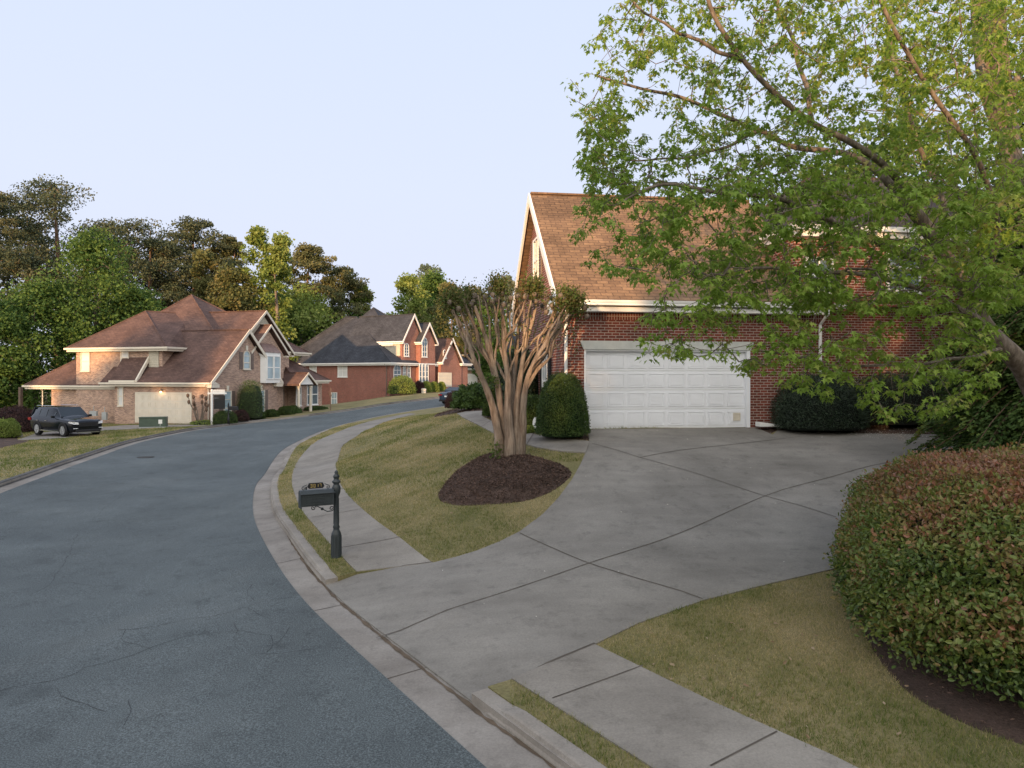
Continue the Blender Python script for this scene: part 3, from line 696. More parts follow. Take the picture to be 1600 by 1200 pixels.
def roof_hip(par, mat, x0, x1, y0, y1, ze, zr, trim=M_WHITE, ap=None, th=0.14):
    """hip roof; ap = ridge end points ((x,y),(x,y)) or None for an even hip"""
    W, D = x1 - x0, y1 - y0
    if ap is None:
        if W >= D: ap = ((x0 + D / 2, (y0 + y1) / 2), (x1 - D / 2, (y0 + y1) / 2))
        else: ap = (((x0 + x1) / 2, y0 + W / 2), ((x0 + x1) / 2, y1 - W / 2))
    (ax, ay), (bx, by) = ap; one = abs(ax - bx) + abs(ay - by) < 0.05
    V = [(x0, y0, ze), (x1, y0, ze), (x1, y1, ze), (x0, y1, ze), (ax, ay, zr), (bx, by, zr)]
    if one: Fs = [(0, 1, 4), (1, 2, 4), (2, 3, 4), (3, 0, 4)]
    elif abs(ax - bx) > abs(ay - by): Fs = [(0, 1, 5, 4), (1, 2, 5), (2, 3, 4, 5), (3, 0, 4)]
    else: Fs = [(0, 1, 4), (1, 2, 5, 4), (2, 3, 5), (3, 0, 4, 5)]
    m = MB().add(V, Fs); m.add([(x0, y0, ze - th), (x1, y0, ze - th), (x1, y1, ze - th), (x0, y1, ze - th)], [(3, 2, 1, 0)])
    r = m.build('roof', mat, par, uv=True)
    c = MB()
    for a, b in ((0, 4), (1, 4 if (one or abs(ay - by) > abs(ax - bx)) else 5), (2, 5), (3, 5 if (not one and abs(ay - by) > abs(ax - bx)) else 4)) + (() if one else ((4, 5),)):
        c.tube([Vector(V[a]) + Vector((0, 0, .01)), Vector(V[b]) + Vector((0, 0, .01))], .07, 5)
    c.build('ridge_cap', mat, r, uv=True)
    f = MB(); e = .12; o = .003
    f.box(x0 - e, x1 + e, y0 - e, y0 - o, ze - th, ze + .0); f.box(x0 - e, x1 + e, y1 + o, y1 + e, ze - th, ze)
    f.box(x0 - e, x0 - o, y0, y1, ze - th, ze); f.box(x1 + o, x1 + e, y0, y1, ze - th, ze)
    f.box(x0 + .02, x1 - .02, y0 + .02, y1 - .02, ze - th - .16, ze - th - .004)
    f.build('gutter', trim, par)
    return r
def downspout(par, x, y, z0, z1, ax, mat=M_WHITE, out=(0, -1), reach=.3):
    m = MB(); ox, oy = out; s = .045
    m.tube([(x + ox * reach, y + oy * reach, z1), (x + ox * reach, y + oy * reach, z1 - .12), (x + ox * .07, y + oy * .07, z1 - .42), (x + ox * .07, y + oy * .07, z0 + .12), (x + ox * .3, y + oy * .3, z0)], s, 8)
    return m.build('downspout', mat, par, smooth=False)
def garage_door(par, axis, c, sgn, u0, u1, z0, z1, mat, cols=8, rows=4, name='garage_door'):
    m = MB(); wbox(m, axis, c, sgn, u0, u1, z0, z1, 0.002, 0.04)
    cw = (u1 - u0) / cols; rh = (z1 - z0) / rows
    for i in range(cols):
        for j in range(rows):
            a, b = u0 + i * cw + cw * .09, u0 + (i + 1) * cw - cw * .09; p, q = z0 + j * rh + rh * .14, z0 + (j + 1) * rh - rh * .14
            bw = .022
            for r4 in ((a, b, p, p + bw), (a, b, q - bw, q), (a, a + bw, p + bw, q - bw), (b - bw, b, p + bw, q - bw)): wbox(m, axis, c, sgn, *r4, 0.036, 0.056)
            wbox(m, axis, c, sgn, a + .06, b - .06, p + .055, q - .055, 0.036, 0.053)
    o = m.build(name, mat, par)
    g = MB()
    for j in range(1, rows): wbox(g, axis, c, sgn, u0, u1, z0 + j * rh - .006, z0 + j * rh + .006, 0.03, 0.0415)
    g.build('section_seam', M_STONE, o)
    return o

# ---------------------------------------------------------------- the red brick house with the white garage door
FM = Frame(1.385, 19.05, CAMZ - 1.40, 8)
HM = thing('brick_house', 'dark red brick house with brown shingle roof and white two car garage door', 'house', FM.o, FM.a)
EZ = 3.47; WT = 3.2; RZ = 7.42; GD = 8.1
dr = FM.rect(911, 547, 1166, 668, 'y', 0.12)
D0, D1, DT = dr[0], dr[1], 2.16
wm = MB(); wm.box(0, D0, 0, .3, -1.5, WT - .22); wm.box(D1, 7.6, 0, .3, -.8, WT - .22); wm.box(D0, D1, 0, .3, DT, WT - .22); wm.box(0, .3, .3, GD, -1.5, WT)
wm.box(0, 7.6, GD - .3, GD, -1, WT); wm.box(7.3, 7.6, .3, GD - .3, -1, WT)
wm.build('wall', BR_MAIN, HM, uv=True)
MB().box(-.002, 7.602, -.012, .3, WT - .22, WT).build('soldier_course', BR_SOLD, HM, uv=True)
gable_wall(HM, BR_MAIN, 'x', 0.0, 0.3, -.1, GD + .1, WT - .02, RZ - .16)
roof_gable(HM, SH_MAIN, 'x', -.24, 7.35, -.42, GD + .42, EZ, RZ, rake=(True, False), tw=.24)
fr = MB(); fr.box(-.02, 7.62, -.035, -.014, WT - .01, WT + .18); fr.box(-.02, 7.62, -.30, -.035, WT + .1, WT + .16); fr.build('frieze_board', M_WHITE, HM)
gt = MB(); gt.prism([(-.3, -.43, EZ - .02), (-.3, -.58, EZ - .02), (-.3, -.56, EZ - .08), (-.3, -.50, EZ - .15), (-.3, -.43, EZ - .15)], (8.3, 0, 0)); gt.build('gutter', M_WHITE, HM)
for y0, y1 in ((-.42, .55), (GD - .55, GD + .42)):
    cr = MB(); cr.box(-.32, -.003, y0, y1, EZ - .34, EZ - .12); cr.prism([(-.36, y0 - .03, EZ - .118), (-.36, y1, EZ - .118), (-.36, (y0 + y1) / 2, EZ + .02)], (.34, 0, 0)); cr.build('cornice_return', M_WHITE, HM)
r = FM.rect(829, 384, 839, 441, 'x', 0); window(HM, 'x', 0, -1, (3.55, 4.5, r[2], r[3]), 2, 2, shut=M_SHUT)
window(HM, 'x', 0, -1, (2.05, 2.85, .35, 2.2), 2, 2, shut=M_BLACK)
window(HM, 'x', 0, -1, (5.2, 6.2, .35, 2.2), 2, 2, shut=M_BLACK)
# door opening, lintel, jambs
gd = garage_door(HM, 'y', 0.14, -1, D0 + .05, D1 - .05, 0, DT - .04, M_DOOR)
jb = MB(); jb.box(D0, D0 + .048, -.012, .14, 0, DT); jb.box(D1 - .048, D1 + .05, -.02, .14, 0, DT); jb.box(D0 + .048, D1 - .048, -.012, .14, DT - .038, DT); jb.build('door_frame', M_DOOR, HM)
lt = MB(); lc = (D0 + D1) / 2 + .02
lt.prism([(D0 - .02, -.001, DT + .002), (lc - .06, -.001, DT + .002), (lc - .11, -.001, DT + .24), (D0 - .12, -.001, DT + .24)], (0, -.05, 0))
lt.prism([(lc + .06, -.001, DT + .002), (D1 + .06, -.001, DT + .002), (D1 + .16, -.001, DT + .24), (lc + .11, -.001, DT + .24)], (0, -.05, 0))
lt.prism([(lc - .056, -.001, DT + .002), (lc + .056, -.001, DT + .002), (lc + .106, -.001, DT + .30), (lc - .106, -.001, DT + .30)], (0, -.065, 0))
lt.build('lintel', M_STONE, HM, bevel=.008)
r = FM.rect(1145, 645, 1156, 657, 'y', 0.1); pd = MB()
a, b, c_, d_ = r
for q in ((a, b, c_, c_ + .03), (a, b, d_ - .03, d_), (a, a + .03, c_ + .03, d_ - .03), (b - .03, b, c_ + .03, d_ - .03)): pd.box(q[0], q[1], .06, .088, q[2], q[3])
pd.box(a + .03, b - .03, .078, .088, c_ + .03, d_ - .03)
pd.build('pet_door', M_CREAM, HM)
downspout(HM, .06, 0, -.1, EZ - .15, 'y', out=(0, -1), reach=.48)
u = FM.hit(1281, 580, 'y', -.05)[0]; downspout(HM, u, 0, -.1, EZ - .15, 'y', out=(0, -1), reach=.48)
# main two storey block behind and to the right
w2 = MB(); w2.box(6.75, 18.5, .10, .12, EZ + .0, 5.55); w2.box(7.62, 18.5, .55, 10, -1.0, 5.55); w2.box(6.75, 7.62, .12, .55, EZ - .2, 5.55); w2.box(6.75, 7.6, .55, 10, EZ - .2, 5.55)
w2.box(7.62, 18.5, .12, .55, EZ, 5.55); w2.build('wall', BR_MAIN, HM, uv=True)
roof_hip(HM, SH_DARK, 6.6, 19, -.1, 10.5, 5.72, 8.75, ap=((10.4, 5.3), (14.5, 5.3)))
r = FM.rect(1256, 402, 1301, 459, 'y', .1); window(HM, 'y', .10, -1, r, 2, 2)
window(HM, 'y', .10, -1, (9.6, 10.7, 3.9, 5.3), 2, 2); window(HM, 'y', .10, -1, (12.2, 13.3, 3.9, 5.3), 2, 2)
sb = MB()
p0 = FM.hit(1184, 666, 'y', -.25); sb.prism([(p0.x, -.1, 0), (p0.x + .62, -.1, .0), (p0.x + .62, -.1, .05), (p0.x, -.1, .13)], (0, -.28, 0))
sbo = sb.build('splash_block', M_WHITE, None, bevel=.01); sbo.location = FM.world((0, 0, .04)); sbo.rotation_euler = (0, 0, FM.a)
tag(sbo, 'small white wedge shaped splash block on the ground right of the white garage door', 'splash block')
# vents on the roof
vm = MB(); 

# ---------------------------------------------------------------- the tan brick house across the street
F1 = Frame(-21.6, 50.5, CAMZ - 3.33, -15.6)
H1 = thing('tan_house', 'tan and pink brick house with steep brown gables across the street, behind the realtor sign', 'house', F1.o, F1.a)
wall_box(H1, BR_TAN, -8.5, 0, 0.0, 8.0, -1, 2.85)
gable_wall(H1, BR_TAN, 'x', -.3, 0, .0, 8.0, 2.84, 6.75)
roof_gable(H1, SH_BRN, 'x', -9.5, .30, -.38, 8.38, 2.98, 7.05, trim=M_CREAM, rake=(False, True), tw=.26)
for y0, y1 in ((-.38, .5), (7.5, 8.38)): cr = MB(); cr.box(.003, .34, y0, y1, 2.60, 2.82); cr.prism([(.36, y0, 2.83), (.36, y1, 2.83), (.36, (y0 + y1) / 2, 3.0)], (-.35, 0, 0)); cr.build('cornice_return', M_CREAM, H1)
r = F1.rect(213, 619, 297, 664, 'y', -.05); garage_door(H1, 'y', 0, -1, r[0], r[1], 0, 2.13, M_CREAM)
q = MB(); q.box(r[0] - .12, r[0] - .002, -.05, -.002, 0, 2.25); q.box(r[1] + .002, r[1] + .12, -.05, -.002, 0, 2.25); q.box(r[0] - .002, r[1] + .002, -.05, -.002, 2.14, 2.25); q.build('door_frame', M_CREAM, H1)
lx = F1.hit(252, 612, 'y', -.1); LM, _nt, _b = new_mat('lamp_glow'); _b.inputs['Emission Color'].default_value = (1, .62, .3, 1); _b.inputs['Emission Strength'].default_value = 4; _b.inputs['Base Color'].default_value = (.9, .8, .6, 1)
lp = MB().lathe(lx.x, -.14, [(.02, lx.z + .16), (.10, lx.z + .08), (.11, lx.z + .05), (.09, lx.z + .05)], 10); lp.box(lx.x - .03, lx.x + .03, -.14, -.002, lx.z + .1, lx.z + .14); lo = lp.build('wall_lamp', M_BLACK, H1)
MB().lathe(lx.x, -.14, [(.05, lx.z + .045), (.07, lx.z - .02), (.04, lx.z - .09)], 10).build('lamp_bulb', LM, lo, smooth=True)
pl_ = bpy.data.lights.new('wall_lamp_light', 'POINT'); pl_.energy = 3.5; pl_.color = (1, .6, .3); pl_.shadow_soft_size = .05
po_ = link(bpy.data.objects.new('wall_lamp_light', pl_)); po_.location = F1.world((lx.x, -.32, lx.z - .05))
downspout(H1, -.15, 0, -.1, 2.9, 'y', M_CREAM, reach=.42)
r = F1.rect(372, 547, 386, 577, 'x', 0); window(H1, 'x', 0, 1, (3.6, 4.45, r[2], r[3]), 1, 2, fr=M_CREAM, gl=M_PANEB, arch=True, shut=M_SHUT, key=True)
for pa, pb in ((349, 361), (402, 413)):
    r = F1.rect(pa, 602, pb, 640, 'x', 0); window(H1, 'x', 0, 1, (r[0], r[1], .42, 2.35), 1, 3, fr=M_CREAM, gl=M_PANEB, shut=M_SHUT, key=True)
# two storey block on the left
wall_box(H1, BR_TAN, -13.1, -5.0, 0.9, 12.0, -1, 5.45)
roof_hip(H1, SH_BRN, -13.6, -4.2, .45, 12.5, 5.62, 8.75, trim=M_CREAM, ap=((-10.0, 4.6), (-8.0, 7.5)))
roof_hip(H1, SH_BRN, -13.3, -.9, 2.6, 14.5, 5.60, 10.5, trim=M_CREAM, ap=((-8.9, 8.6), (-8.9, 8.61)))
r = F1.rect(127, 549, 141, 580, 'y', .9); window(H1, 'y', .9, -1, r, 1, 2, fr=M_CREAM, gl=M_BLIND)
r = F1.rect(189, 546, 202, 572, 'y', .9); window(H1, 'y', .9, -1, r, 1, 2, fr=M_CREAM, gl=M_BLIND)
r = F1.rect(177, 604, 184, 634, 'y', 0); 
# low link with its own small roof
xa = F1.hit(177, 592, 'y', 0).x; xb = F1.hit(217, 592, 'y', 0).x
wall_box(H1, BR_TAN, xa + .3, -8.52, .02, 1.2, -1, 2.9)
m = MB(); za = F1.hit(200, 594, 'y', -.2).z; zb = F1.hit(205, 557, 'y', 1.0).z
m.prism([(xa, -.32, za), (xa, .95, zb + .0), (xa, .95, zb - .14), (xa, -.32, za - .14)], (xb - xa, 0, 0)); m.build('roof', SH_BRN, H1, uv=True)
MB().box(xa, xb, -.44, -.325, za - .16, za - .01).build('gutter', M_CREAM, H1)
m = MB(); m.prism([(xb, -.36, za + .04), (xb, .93, zb + .06), (xb, .93, zb - .3), (xb, -.36, za - .28)], (.14, 0, 0)); m.build('rake_board', M_CREAM, H1)
r = F1.rect(177, 604, 184, 634, 'y', 0.02); window(H1, 'y', .02, -1, (xa + .45, xa + .95, r[2], r[3]), 1, 2, fr=M_CREAM, gl=M_BLIND)
MB().box(xb + .1, -5.3, .84, .895, 3.9, 5.45).build('lap_siding', M_SIDING, H1, uv=True)
# side porch
wall_box(H1, BR_TAN, -15.9, -13.12, 1.2, 8, -1, 2.55)
roof_hip(H1, SH_BRN, -18.2, -9.0, .8, 9.5, 2.72, 6.9, trim=M_CREAM, ap=((-12.4, 5.2), (-12.0, 5.2)))
pp = F1.hit(32, 640, 'y', 1.1).x
MB().box(pp - .11, pp + .11, 1.0, 1.22, -1.2, 2.56).build('porch_post', plain('brown_wood', (0.13, .09, .07), .8, .2, 6), H1)
MB().box(pp - .11, pp + .11, 7.8, 8.02, -1.2, 2.56).build('porch_post', MATS['brown_wood'], H1)
xd = F1.hit(66, 640, 'y', 1.1).x; downspout(H1, xd, 1.2, -.3, 2.7, 'y', M_CREAM, reach=.45)
# chimney vent, meters
vv = F1.hit(214, 520, 'y', 2.6); MB().tube([(vv.x, 2.6, vv.z - .5), (vv.x, 2.6, vv.z + .25)], .08, 8).tube([(vv.x, 2.6, vv.z + .18), (vv.x, 2.6, vv.z + .3)], .13, 8).build('vent_pipe', M_BLACK, H1)
M_UTIL = plain('utility_grey', (0.34, 0.36, 0.36), .5, .1, 4)
for a_, b_ in (((142, 644), (153, 651)), ((161, 646), (168, 657))):
    r = F1.rect(*a_, *b_, 'y', 0); MB().box(r[0], r[1], -.16 + .02, .018, r[2] + .05, r[3] + .1).tube([((r[0] + r[1]) / 2, -.06, r[3]), ((r[0] + r[1]) / 2, -.06, r[3] + .5)], .025, 6).build('meter_box', M_UTIL, H1, bevel=.01)
# tall street gable, nested gable, bay window
wall_box(H1, BR_TAN, -8, -1.0, 3.85, 11.3, -1, 5.4)
gable_wall(H1, M_SIDING, 'x', -1.25, -1.0, 3.85, 11.3, 5.38, 8.5)
roof_gable(H1, SH_BRN, 'x', -9, -.7, 3.5, 11.65, 5.45, 8.85, trim=M_CREAM, rake=(False, True), tw=.18)
wall_box(H1, BR_TAN, -1.0, -.3, 5.0, 9.4, -1, 5.3)
gable_wall(H1, BR_TAN, 'x', -.55, -.3, 5.0, 9.4, 5.28, 7.3)
roof_gable(H1, SH_BRN, 'x', -5, .0, 4.65, 9.75, 5.35, 7.65, trim=M_CREAM, rake=(False, True), tw=.16)
bw = MB(); bw.prism([(-.29, 5.6, 2.9), (.35, 6.0, 2.9), (.35, 8.0, 2.9), (-.29, 8.4, 2.9)], (0, 0, 2.45)); bw.build('bay_front', M_WHITE, H1)
cp = MB(); cp.add([(-.28, 5.5, 5.36), (.42, 5.95, 5.36), (.42, 8.05, 5.36), (-.28, 8.5, 5.36), (-.28, 6.2, 6.1), (-.28, 7.8, 6.1)], [(0, 1, 4), (1, 2, 5, 4), (2, 3, 5), (3, 2, 1, 0), (0, 4, 5, 3)]); cp.build('copper_bay_roof', M_COPPER, H1)
for uu in (6.1, 7.05): window(H1, 'x', .35, 1, (uu, uu + .88, 3.2, 5.1), 1, 2, gl=M_PANEB, sill=False)
downspout(H1, -1.0, 10.0, 0, 5.4, 'x', M_CREAM, out=(1, 0), reach=.35)
# one storey block at the right with porch
wall_box(H1, BR_TAN, -7, .1, 11.0, 14.9, -1, 2.95)
roof_hip(H1, SH_BRN, -8, .6, 9.9, 15.4, 3.10, 5.6, trim=M_CREAM, ap=((-4.0, 11.9), (-3.0, 11.9)))
for a_ in ((462, 603, 470, 637), (479, 602, 496, 637)):
    r = F1.rect(*a_, 'x', .1); window(H1, 'x', .1, 1, (r[0], r[1], .9, 2.75), 2 if a_[0] > 470 else 1, 2, fr=M_WHITE, gl=M_PANE)
downspout(H1, .1, 12.75, .2, 2.95, 'x', M_CREAM, out=(1, 0), reach=.42)
gable_wall(H1, M_WHITE, 'x', 1.5, 1.6, 8.9, 11.0, 2.75, 3.6)
roof_gable(H1, SH_BRN, 'x', -1.0, 1.75, 8.6, 11.3, 2.8, 3.75, trim=M_CREAM, rake=(False, True), tw=.12, gut=False)
for yy in (9.05, 10.85): MB().lathe(1.4, yy, [(.17, .2), (.17, .3), (.13, .34), (.11, 2.45), (.15, 2.5), (.17, 2.62)], 12).build('porch_column', M_CREAM, H1)
MB().box(-.99, -.94, 9.4, 10.5, .4, 2.5).build('front_door', M_SHUT, H1)

# ---------------------------------------------------------------- the red brick house with the charcoal roof
F2 = Frame(-13.54, 78, CAMZ - 1.95, -28)
H2 = thing('charcoal_roof_house', 'red brick house with charcoal hip roof and arched windows, beyond the tan house', 'house', F2.o, F2.a)
wall_box(H2, BR_RED2, -16.5, 0, 0, 2.33, -3, 3.45); wall_box(H2, BR_RED2, -16.5, -8, 2.33, 10, -3, 3.45)
roof_hip(H2, SH_GREY, -17.2, .5, -.45, 10.5, 3.62, 9.4, ap=((-10.2, 4.4), (-9.0, 5.0)))
roof_hip(H2, SH_GREY, -11.2, -1.2, 2.1, 11, 5.9, 10.6, ap=((-7.4, 6.3), (-7.4, 6.31)))
wall_box(H2, BR_RED2, -8, -.05, 2.33, 8.0, -2, 6.05)
MB().box(-5.5, -.3, 2.26, 2.325, 4.4, 6.0).build('lap_siding', M_SIDING, H2, uv=True)
gable_wall(H2, BR_RED2, 'x', -.3, -.05, 2.35, 6.4, 6.04, 9.0); roof_gable(H2, SH_GREY, 'x', -8, .2, 2.1, 6.65, 6.1, 9.35, rake=(False, True), tw=.26)
wall_box(H2, BR_RED2, -.04, .6, 5.0, 8.0, -2, 6.0); gable_wall(H2, BR_RED2, 'x', .3, .6, 5.0, 8.0, 5.99, 8.1)
roof_gable(H2, SH_GREY, 'x', -4, .85, 4.75, 8.25, 6.1, 8.45, rake=(False, True), tw=.26)
for a_, pl1 in (((659, 527, 667, 558), .6), ((631, 536, 638.5, 557), -.05)):
    r = F2.rect(*a_, 'x', pl1); window(H2, 'x', pl1, 1, r, 2, 3, arch=True)
for a_ in ((654.5, 568, 659, 597), (659.5, 568, 664, 597), (664.5, 568, 669, 597)):
    r = F2.rect(*a_, 'x', .6); window(H2, 'x', .6, 1, r, 1, 3, arch=True)
for a_ in ((614.5, 569, 626, 592), (629, 571, 634, 590), (636, 571, 641, 590)):
    c_ = 0 if a_[0] < 627 else -.05; r = F2.rect(*a_, 'x', c_); window(H2, 'x', c_, 1, r, 2, 2, arch=True)
for a_, g_ in (((528, 570, 543, 589), M_BLIND), ((484, 570, 495, 588), M_BLIND), ((518, 613, 527, 633), M_PANEB)):
    r = F2.rect(*a_, 'y', 0); window(H2, 'y', 0, -1, r, 2, 2, gl=g_)
downspout(H2, -.4, 0, -.2, 3.5, 'y', M_SHUT, reach=.4)
wall_box(H2, BR_RED2, -8, .8, 8.9, 13.6, -1, 3.75); gable_wall(H2, BR_RED2, 'x', .5, .8, 9.0, 13.3, 3.74, 6.5)
roof_gable(H2, SH_BRN, 'x', -8, 1.1, 8.75, 13.6, 3.85, 6.85, rake=(False, True), tw=.28)
r = F2.rect(692, 546, 697, 560, 'x', .8); window(H2, 'x', .8, 1, r, 1, 2, arch=True)
r = F2.rect(684.5, 582, 705.5, 604, 'x', .8); garage_door(H2, 'x', .8, 1, r[0], r[1], r[2], r[3], M_CREAM, 8, 4)
r2 = F2.rect(709, 583, 717, 604, 'x', .7); wall_box(H2, BR_RED2, -6, .7, 13.6, 15.3, -1, 3.55); garage_door(H2, 'x', .7, 1, r2[0], r2[1], r2[2], r2[3], M_CREAM, 4, 4)
roof_hip(H2, SH_GREY, -6.5, 1.1, 13.3, 15.7, 3.75, 4.9)

# ---------------------------------------------------------------- the far house at the end of the street
F3 = Frame(-5.5, 124, CAMZ - 1.5, 6)
H3 = thing('far_tan_house', 'distant tan house with grey roof and white garage door, at the street end', 'house', F3.o, F3.a)
wall_box(H3, BR_TAN, -6.0, 6, 5, 14, -2, 5.6); roof_hip(H3, SH_BRN, -6.6, 6.6, 4.4, 15, 5.75, 10.2)
wall_box(H3, BR_TAN, -4.5, 1.5, 0, 6, -2, 2.9); roof_hip(H3, SH_GREY, -5, 2.2, -.5, 7, 3.1, 6.2, ap=((-1.5, 4.5), (-1.4, 4.5)))
r = F3.rect(724, 584, 746, 603, 'y', 0); garage_door(H3, 'y', 0, -1, r[0], r[1], r[2], r[3], M_WHITE)
r = F3.rect(711, 553, 718, 567, 'y', 5); window(H3, 'y', 5, -1, r, 2, 2)
wall_box(H3, BR_RED2, 2.6, 8, -1, 9, -2, 5.0); roof_gable(H3, SH_GREY, 'x', 2.2, 8.5, -1.5, 9.5, 5.1, 9.5)

# ---------------------------------------------------------------- street furniture
def on_ground(px, py, road=False): 
    x, y = ray(px, py, KERB if road else 0); return x, y
M_IRON = plain('dark_green_iron', (0.024, 0.031, 0.034), 0.45, 0.18, 9, spec=.5)
M_GOLD = plain('brass_digits', (0.45, 0.33, 0.12), 0.4, 0.1, 5)
mx, my = ray(525.5, 869); mz = ground_z(mx, my)
MBX = thing('mailbox', 'dark green cast mailbox on a fluted post with number plate, on the near kerb strip', 'mailbox', (mx, my, mz - .02), rad(27))
MB().lathe(0, 0, [(.098, -.02), (.098, .02), (.09, .05), (.088, .42), (.082, .45), (.06, .50), (.052, .53), (.063, .56), (.048, .60), (.043, 1.1), (.055, 1.14), (.072, 1.18), (.078, 1.26), (.06, 1.31), (.045, 1.33),
    (.075, 1.36), (.078, 1.38), (.05, 1.40), (.042, 1.43), (.058, 1.455), (.05, 1.49), (.025, 1.51), (.034, 1.53), (.026, 1.56), (.004, 1.575)], 18).build('post', M_IRON, MBX, smooth=True)
fl = MB()
for i in range(10): q = 2 * PI * i / 10; fl.tube([(math.cos(q) * .088, math.sin(q) * .088, .06), (math.cos(q) * .085, math.sin(q) * .085, .41)], .011, 5)
for i in range(8): q = 2 * PI * i / 8; fl.tube([(math.cos(q) * .047, math.sin(q) * .047, .62), (math.cos(q) * .042, math.sin(q) * .042, 1.08)], .007, 5)
fl.build('fluting', M_IRON, MBX)
# box points left, one end towards the street
bx = MB(); L0, L1 = -.06, -.62; hw = .11; z0, z1 = .98, 1.20
prof = [(-hw, z0), (hw, z0), (hw, z1), (hw * .55, z1 + .055), (-hw * .55, z1 + .055), (-hw, z1)]
bx.prism([(L0, y, z) for y, z in prof], (L1 - L0, 0, 0)); bx.box(L1 - .02, L0 + .02, -hw - .025, hw + .025, z1 - .012, z1 + .006)
bxo = bx.build('box', M_IRON, MBX, bevel=.006)
pn = MB()
for (a, b, c_, d_) in ((L1 + .06, L0 - .06, z0 + .03, z0 + .045), (L1 + .06, L0 - .06, z1 - .05, z1 - .035), (L1 + .06, L1 + .075, z0 + .045, z1 - .05), (L0 - .075, L0 - .06, z0 + .045, z1 - .05),
    (L1 + .16, L0 - .16, z0 + .07, z0 + .08), (L1 + .16, L0 - .16, z1 - .085, z1 - .075), (L1 + .16, L1 + .17, z0 + .08, z1 - .085), (L0 - .17, L0 - .16, z0 + .08, z1 - .085)): pn.box(a, b, -hw - .008, -hw + .002, c_, d_)
pn.build('side_panel', M_IRON, bxo)
dd = MB(); dd.prism([(L1 - .001, y * .96, z0 - .035 if z < z1 - .1 else z) for y, z in prof], (-.022, 0, 0)); dd.build('box_door', M_IRON, bxo, bevel=.004)
MB().box(L1 + .1, L1 + .13, hw + .003, hw + .012, z0 + .08, z1 + .1).build('flag', M_IRON, bxo)
# scroll bracket below
def spiral(cx, cz, r0, turns, a0, sg=1, n=22): return [(cx + (r0 * (1 - .78 * i / n)) * math.cos(a0 + sg * turns * 2 * PI * i / n), 0, cz + (r0 * (1 - .78 * i / n)) * math.sin(a0 + sg * turns * 2 * PI * i / n)) for i in range(n + 1)]
sc = MB(); sc.tube(spiral(-.085, .90, .045, 1.4, -PI / 2, 1) , .008, 6); sc.tube(spiral(-.40, .93, .045, 1.4, 0.2, 1), .008, 6)
sc.tube([(-.085, 0, .855), (-.16, 0, .85), (-.22, 0, .885), (-.28, 0, .925), (-.34, 0, .96), (-.40, 0, .975)], .009, 6); sc.box(-.27, -.23, -.02, .02, .885, .925)
sc.build('scroll_bracket', M_IRON, MBX, smooth=True)
pt = MB(); pt.prism([(-.48, -.008, 1.275), (-.24, -.008, 1.275), (-.21, -.008, 1.31), (-.24, -.008, 1.375), (-.48, -.008, 1.375), (-.51, -.008, 1.31)], (0, .016, 0)); ptO = pt.build('number_plate', M_BLACK, MBX)
for sx, cx in ((1, -.15), (-1, -.57)):
    sc = MB(); sc.tube([(p[0], 0, p[2]) for p in spiral(cx, 1.29, .035, 1.2, PI / 2 if sx > 0 else PI / 2, -sx)], .007, 6); sc.tube([(cx, 0, 1.325), (cx - sx * .06, 0, 1.35)], .007, 6); sc.build('plate_scroll', M_IRON, ptO, smooth=True)
SEG = {'3': 'abgcd', '0': 'abcdef', '1': 'bc', '5': 'afgcd', '7': 'abc'}
def digit(mb, ch, x, z, w, h, y, t=.007, d=.006):
    s = {'a': (x, x + w, z + h - t, z + h), 'g': (x, x + w, z + h / 2 - t / 2, z + h / 2 + t / 2), 'd': (x, x + w, z, z + t), 'f': (x, x + t, z + h / 2, z + h - t), 'e': (x, x + t, z + t, z + h / 2),
         'b': (x + w - t, x + w, z + h / 2, z + h - t), 'c': (x + w - t, x + w, z + t, z + h / 2)}
    for k in SEG[ch]: a, b, c_, e_ = s[k]; mb.box(a, b, y - d, y, c_, e_)
dg = MB()
for i, ch in enumerate('3017'): digit(dg, ch, -.455 + i * .052, 1.295, .032, .062, -.0085)
dg.build('house_number', M_GOLD, ptO)

# realtor sign across the street
sx_, sy_ = ray(331, 663); sz = ground_z(sx_, sy_)
RS = thing('realtor_sign', 'white post yard sign with a hanging black panel in front of the tan house', 'sign', (sx_, sy_, sz), rad(6))
ps = MB(); ps.box(-.065, .065, -.065, .065, -.1, 2.42); ps.add([(-.065, -.065, 2.42), (.065, -.065, 2.42), (.065, .065, 2.42), (-.065, .065, 2.42), (0, 0, 2.50)], [(0, 1, 4), (1, 2, 4), (2, 3, 4), (3, 0, 4)])
ps.build('post', M_WHITE, RS, bevel=.006); MB().box(-.28, 1.0, -.045, .045, 2.12, 2.24).build('arm', M_WHITE, RS)
rd = MB().box(.09, .88, -.015, .015, 2.245, 2.44).build('sign_rider', M_WHITE, RS)
tx = MB()
r_ = random.Random(3); x = .16
M_SGREY = plain('sign_grey', (0.45, 0.45, .47), .6, .05, 3); M_SRED = plain('sign_rose', (0.45, 0.22, .2), .6, .05, 3)
while x < .80: w_ = r_.choice([.03, .045, .02]); tx.box(x, x + w_, -.019, -.0155, 2.31, 2.375); x += w_ + .02
tx.build('rider_lettering', M_SGREY, rd)
bp = MB().box(.14, .90, -.012, .012, 1.08, 2.05).build('sign_panel', M_BLACK, RS, bevel=.004)
for xx in (.25, .80): MB().tube([(xx, 0, 2.05), (xx, 0, 2.13)], .008, 6).build('hanger', M_BLACK, RS)
def fake_text(name, rows, mat, par, y=-.0155):
    m = MB(); rr = random.Random(8)
    for x0, x1, z, h in rows:
        x = x0
        while x < x1: ww = rr.choice([.025, .035, .045]); m.box(x, min(x + ww, x1), y - .003, y + .003, z, z + h * rr.choice([1, .8])); x += ww + .014
    return m.build(name, mat, par)
